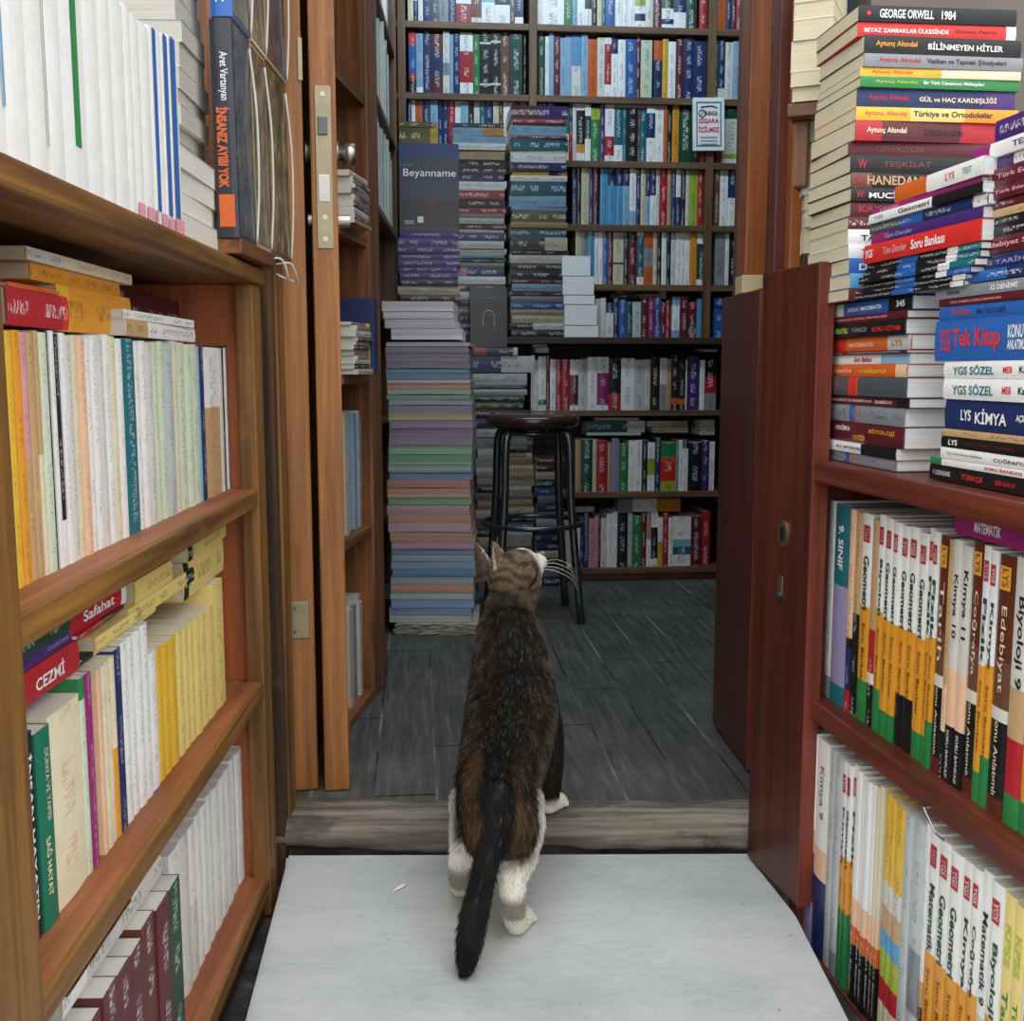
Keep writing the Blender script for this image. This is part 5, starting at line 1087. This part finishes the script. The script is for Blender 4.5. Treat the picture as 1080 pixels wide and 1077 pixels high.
    LEN = dict(torso=.0155, neck=.013, head=.0058, muzzle=.0032, tail=.014, hind=.010, hindpaw=.0035, fore=.0075, forepaw=.0035)
    pts = np.empty((N, 4, 3)); cc = np.ones((N, 4))
    for i in range(N):
        k, t, c = locate(pos[i]); reg = REG[k]; ax = AB[k]/math.sqrt(L2[k])
        if reg in ('torso', 'neck'): ax = -ax
        if reg in ('head', 'muzzle'): ax = -fa
        tg = ax-nn[i]*(ax@nn[i]); tg /= np.linalg.norm(tg)+1e-6
        L = LEN[reg]*rng.uniform(.6, 1.25)
        if reg in ('head',) and (pos[i]-np.array(C))@fa > .02: L *= .6
        if reg == 'hind' and pos[i][2] < .10: L *= .5
        cl, _r = colour(pos[i]-tg*0.0)
        j = rng.normal(0, .16, 3); d1 = tg*.9+nn[i]*.42+j*.6; d2 = tg*1.1+nn[i]*.12+j
        d1 /= np.linalg.norm(d1); d2 /= np.linalg.norm(d2)
        pts[i, 0] = pos[i]-nn[i]*.0008; pts[i, 1] = pos[i]+d1*L*.33; pts[i, 2] = pts[i, 1]+(d1+d2)*.5*L*.34; pts[i, 3] = pts[i, 2]+d2*L*.33
        low = .0035 if pos[i][1] < 1.6 else (.049 if pos[i][2] < .12 else -1); pts[i, :, 2] = np.maximum(pts[i, :, 2], low) if low > 0 else pts[i, :, 2]
        v = rng.uniform(.7, 1.35); cl = cl*v
        if rng.random() < .05 and reg in ('torso', 'neck', 'hind') and cl.max() < .15: cl = TAN*rng.uniform(.6, 1.3)
        cc[i, :3] = np.clip(cl, .004, 1)
    hc = bpy.data.hair_curves.new('fur'); hc.add_curves([4]*N)
    hc.attributes['position'].data.foreach_set('vector', pts.reshape(-1).astype(np.float32))
    rd = hc.attributes.get('radius') or hc.attributes.new('radius', 'FLOAT', 'POINT')
    rd.data.foreach_set('value', np.tile(np.array([.00042, .00038, .00026, .00006], dtype=np.float32), N))
    ha = hc.attributes.new('Col', 'FLOAT_COLOR', 'CURVE'); ha.data.foreach_set('color', cc.ravel().astype(np.float32))
    m, nt, b = new_mat('cat_fur'); at_ = nd(nt, 'ShaderNodeAttribute', attribute_name='Col'); nt.links.new(at_.outputs['Color'], b.inputs['Base Color']); b.inputs['Roughness'].default_value = .55; b.inputs['Specular IOR Level'].default_value = .25
    hc.materials.append(m); fo = link('fur', hc, body)
    # ---- eyes, nose, whiskers
    for s in (1, -1):
        e = C+f*.0265+u*.006+r*s*.0175
        bm = bmesh.new(); bmesh.ops.create_uvsphere(bm, u_segments=20, v_segments=14, radius=.0078, matrix=Matrix.Translation(e)); ey = bm_obj('eye', bm, plain('eye_amber', '8a8a3c', .08), body, None, True)
        d = (f*.7+r*s*.72).normalized(); bm = bmesh.new(); bmesh.ops.create_uvsphere(bm, u_segments=16, v_segments=10, radius=.0042, matrix=Matrix.Translation(e+d*.0045)); bm_obj('pupil', bm, plain('pupil_black', '080808', .05), ey, None, True)
    bm = bmesh.new(); bmesh.ops.create_uvsphere(bm, u_segments=16, v_segments=12, radius=.0048, matrix=Matrix.Translation(C+f*.0615-u*.006) @ Matrix.Diagonal((1.2, 1.2, .8, 1))); bm_obj('nose', bm, plain('nose_pink', '8a6a5c', .4), body, None, True)
    for s in (1, -1):
        for k in range(4):
            b0 = C+f*(.048-.003*k)-u*(.013+.002*k)+r*s*.012
            P = [b0, b0+f*.012+r*s*.018-u*(.004*k), b0+f*.018+r*s*(.042)-u*(.010+.007*k), b0+f*.014+r*s*(.058-.004*k)-u*(.022+.010*k)]
            bm = bmesh.new(); tube(bm, curve_pts(P, 5), [.00035*(1-i/16)+.0001 for i in range(16)], 5); bm_obj('whisker', bm, plain('whisker_white', 'd8d4c8', .4), body, None, True)
cat()
# small white feather or paper scrap on the marble
g0 = ground(421, 938, 0); bm = bmesh.new(); P = [(g0.x-.008, g0.y-.012, .0015), (g0.x-.002, g0.y-.002, .003), (g0.x+.004, g0.y+.006, .0035), (g0.x+.009, g0.y+.012, .002)]
tube(bm, P, [.0006, .003, .004, .001], 8); bmesh.ops.scale(bm, vec=(1, 1, .5), space=Matrix.Translation((0, 0, -.002)), verts=bm.verts)
tag(bm_obj('paper_scrap', bm, plain('scrap_white', 'e8e6e0', .7), None, None, True), 'tiny white scrap lying on the marble slab beside the cat', 'scrap')
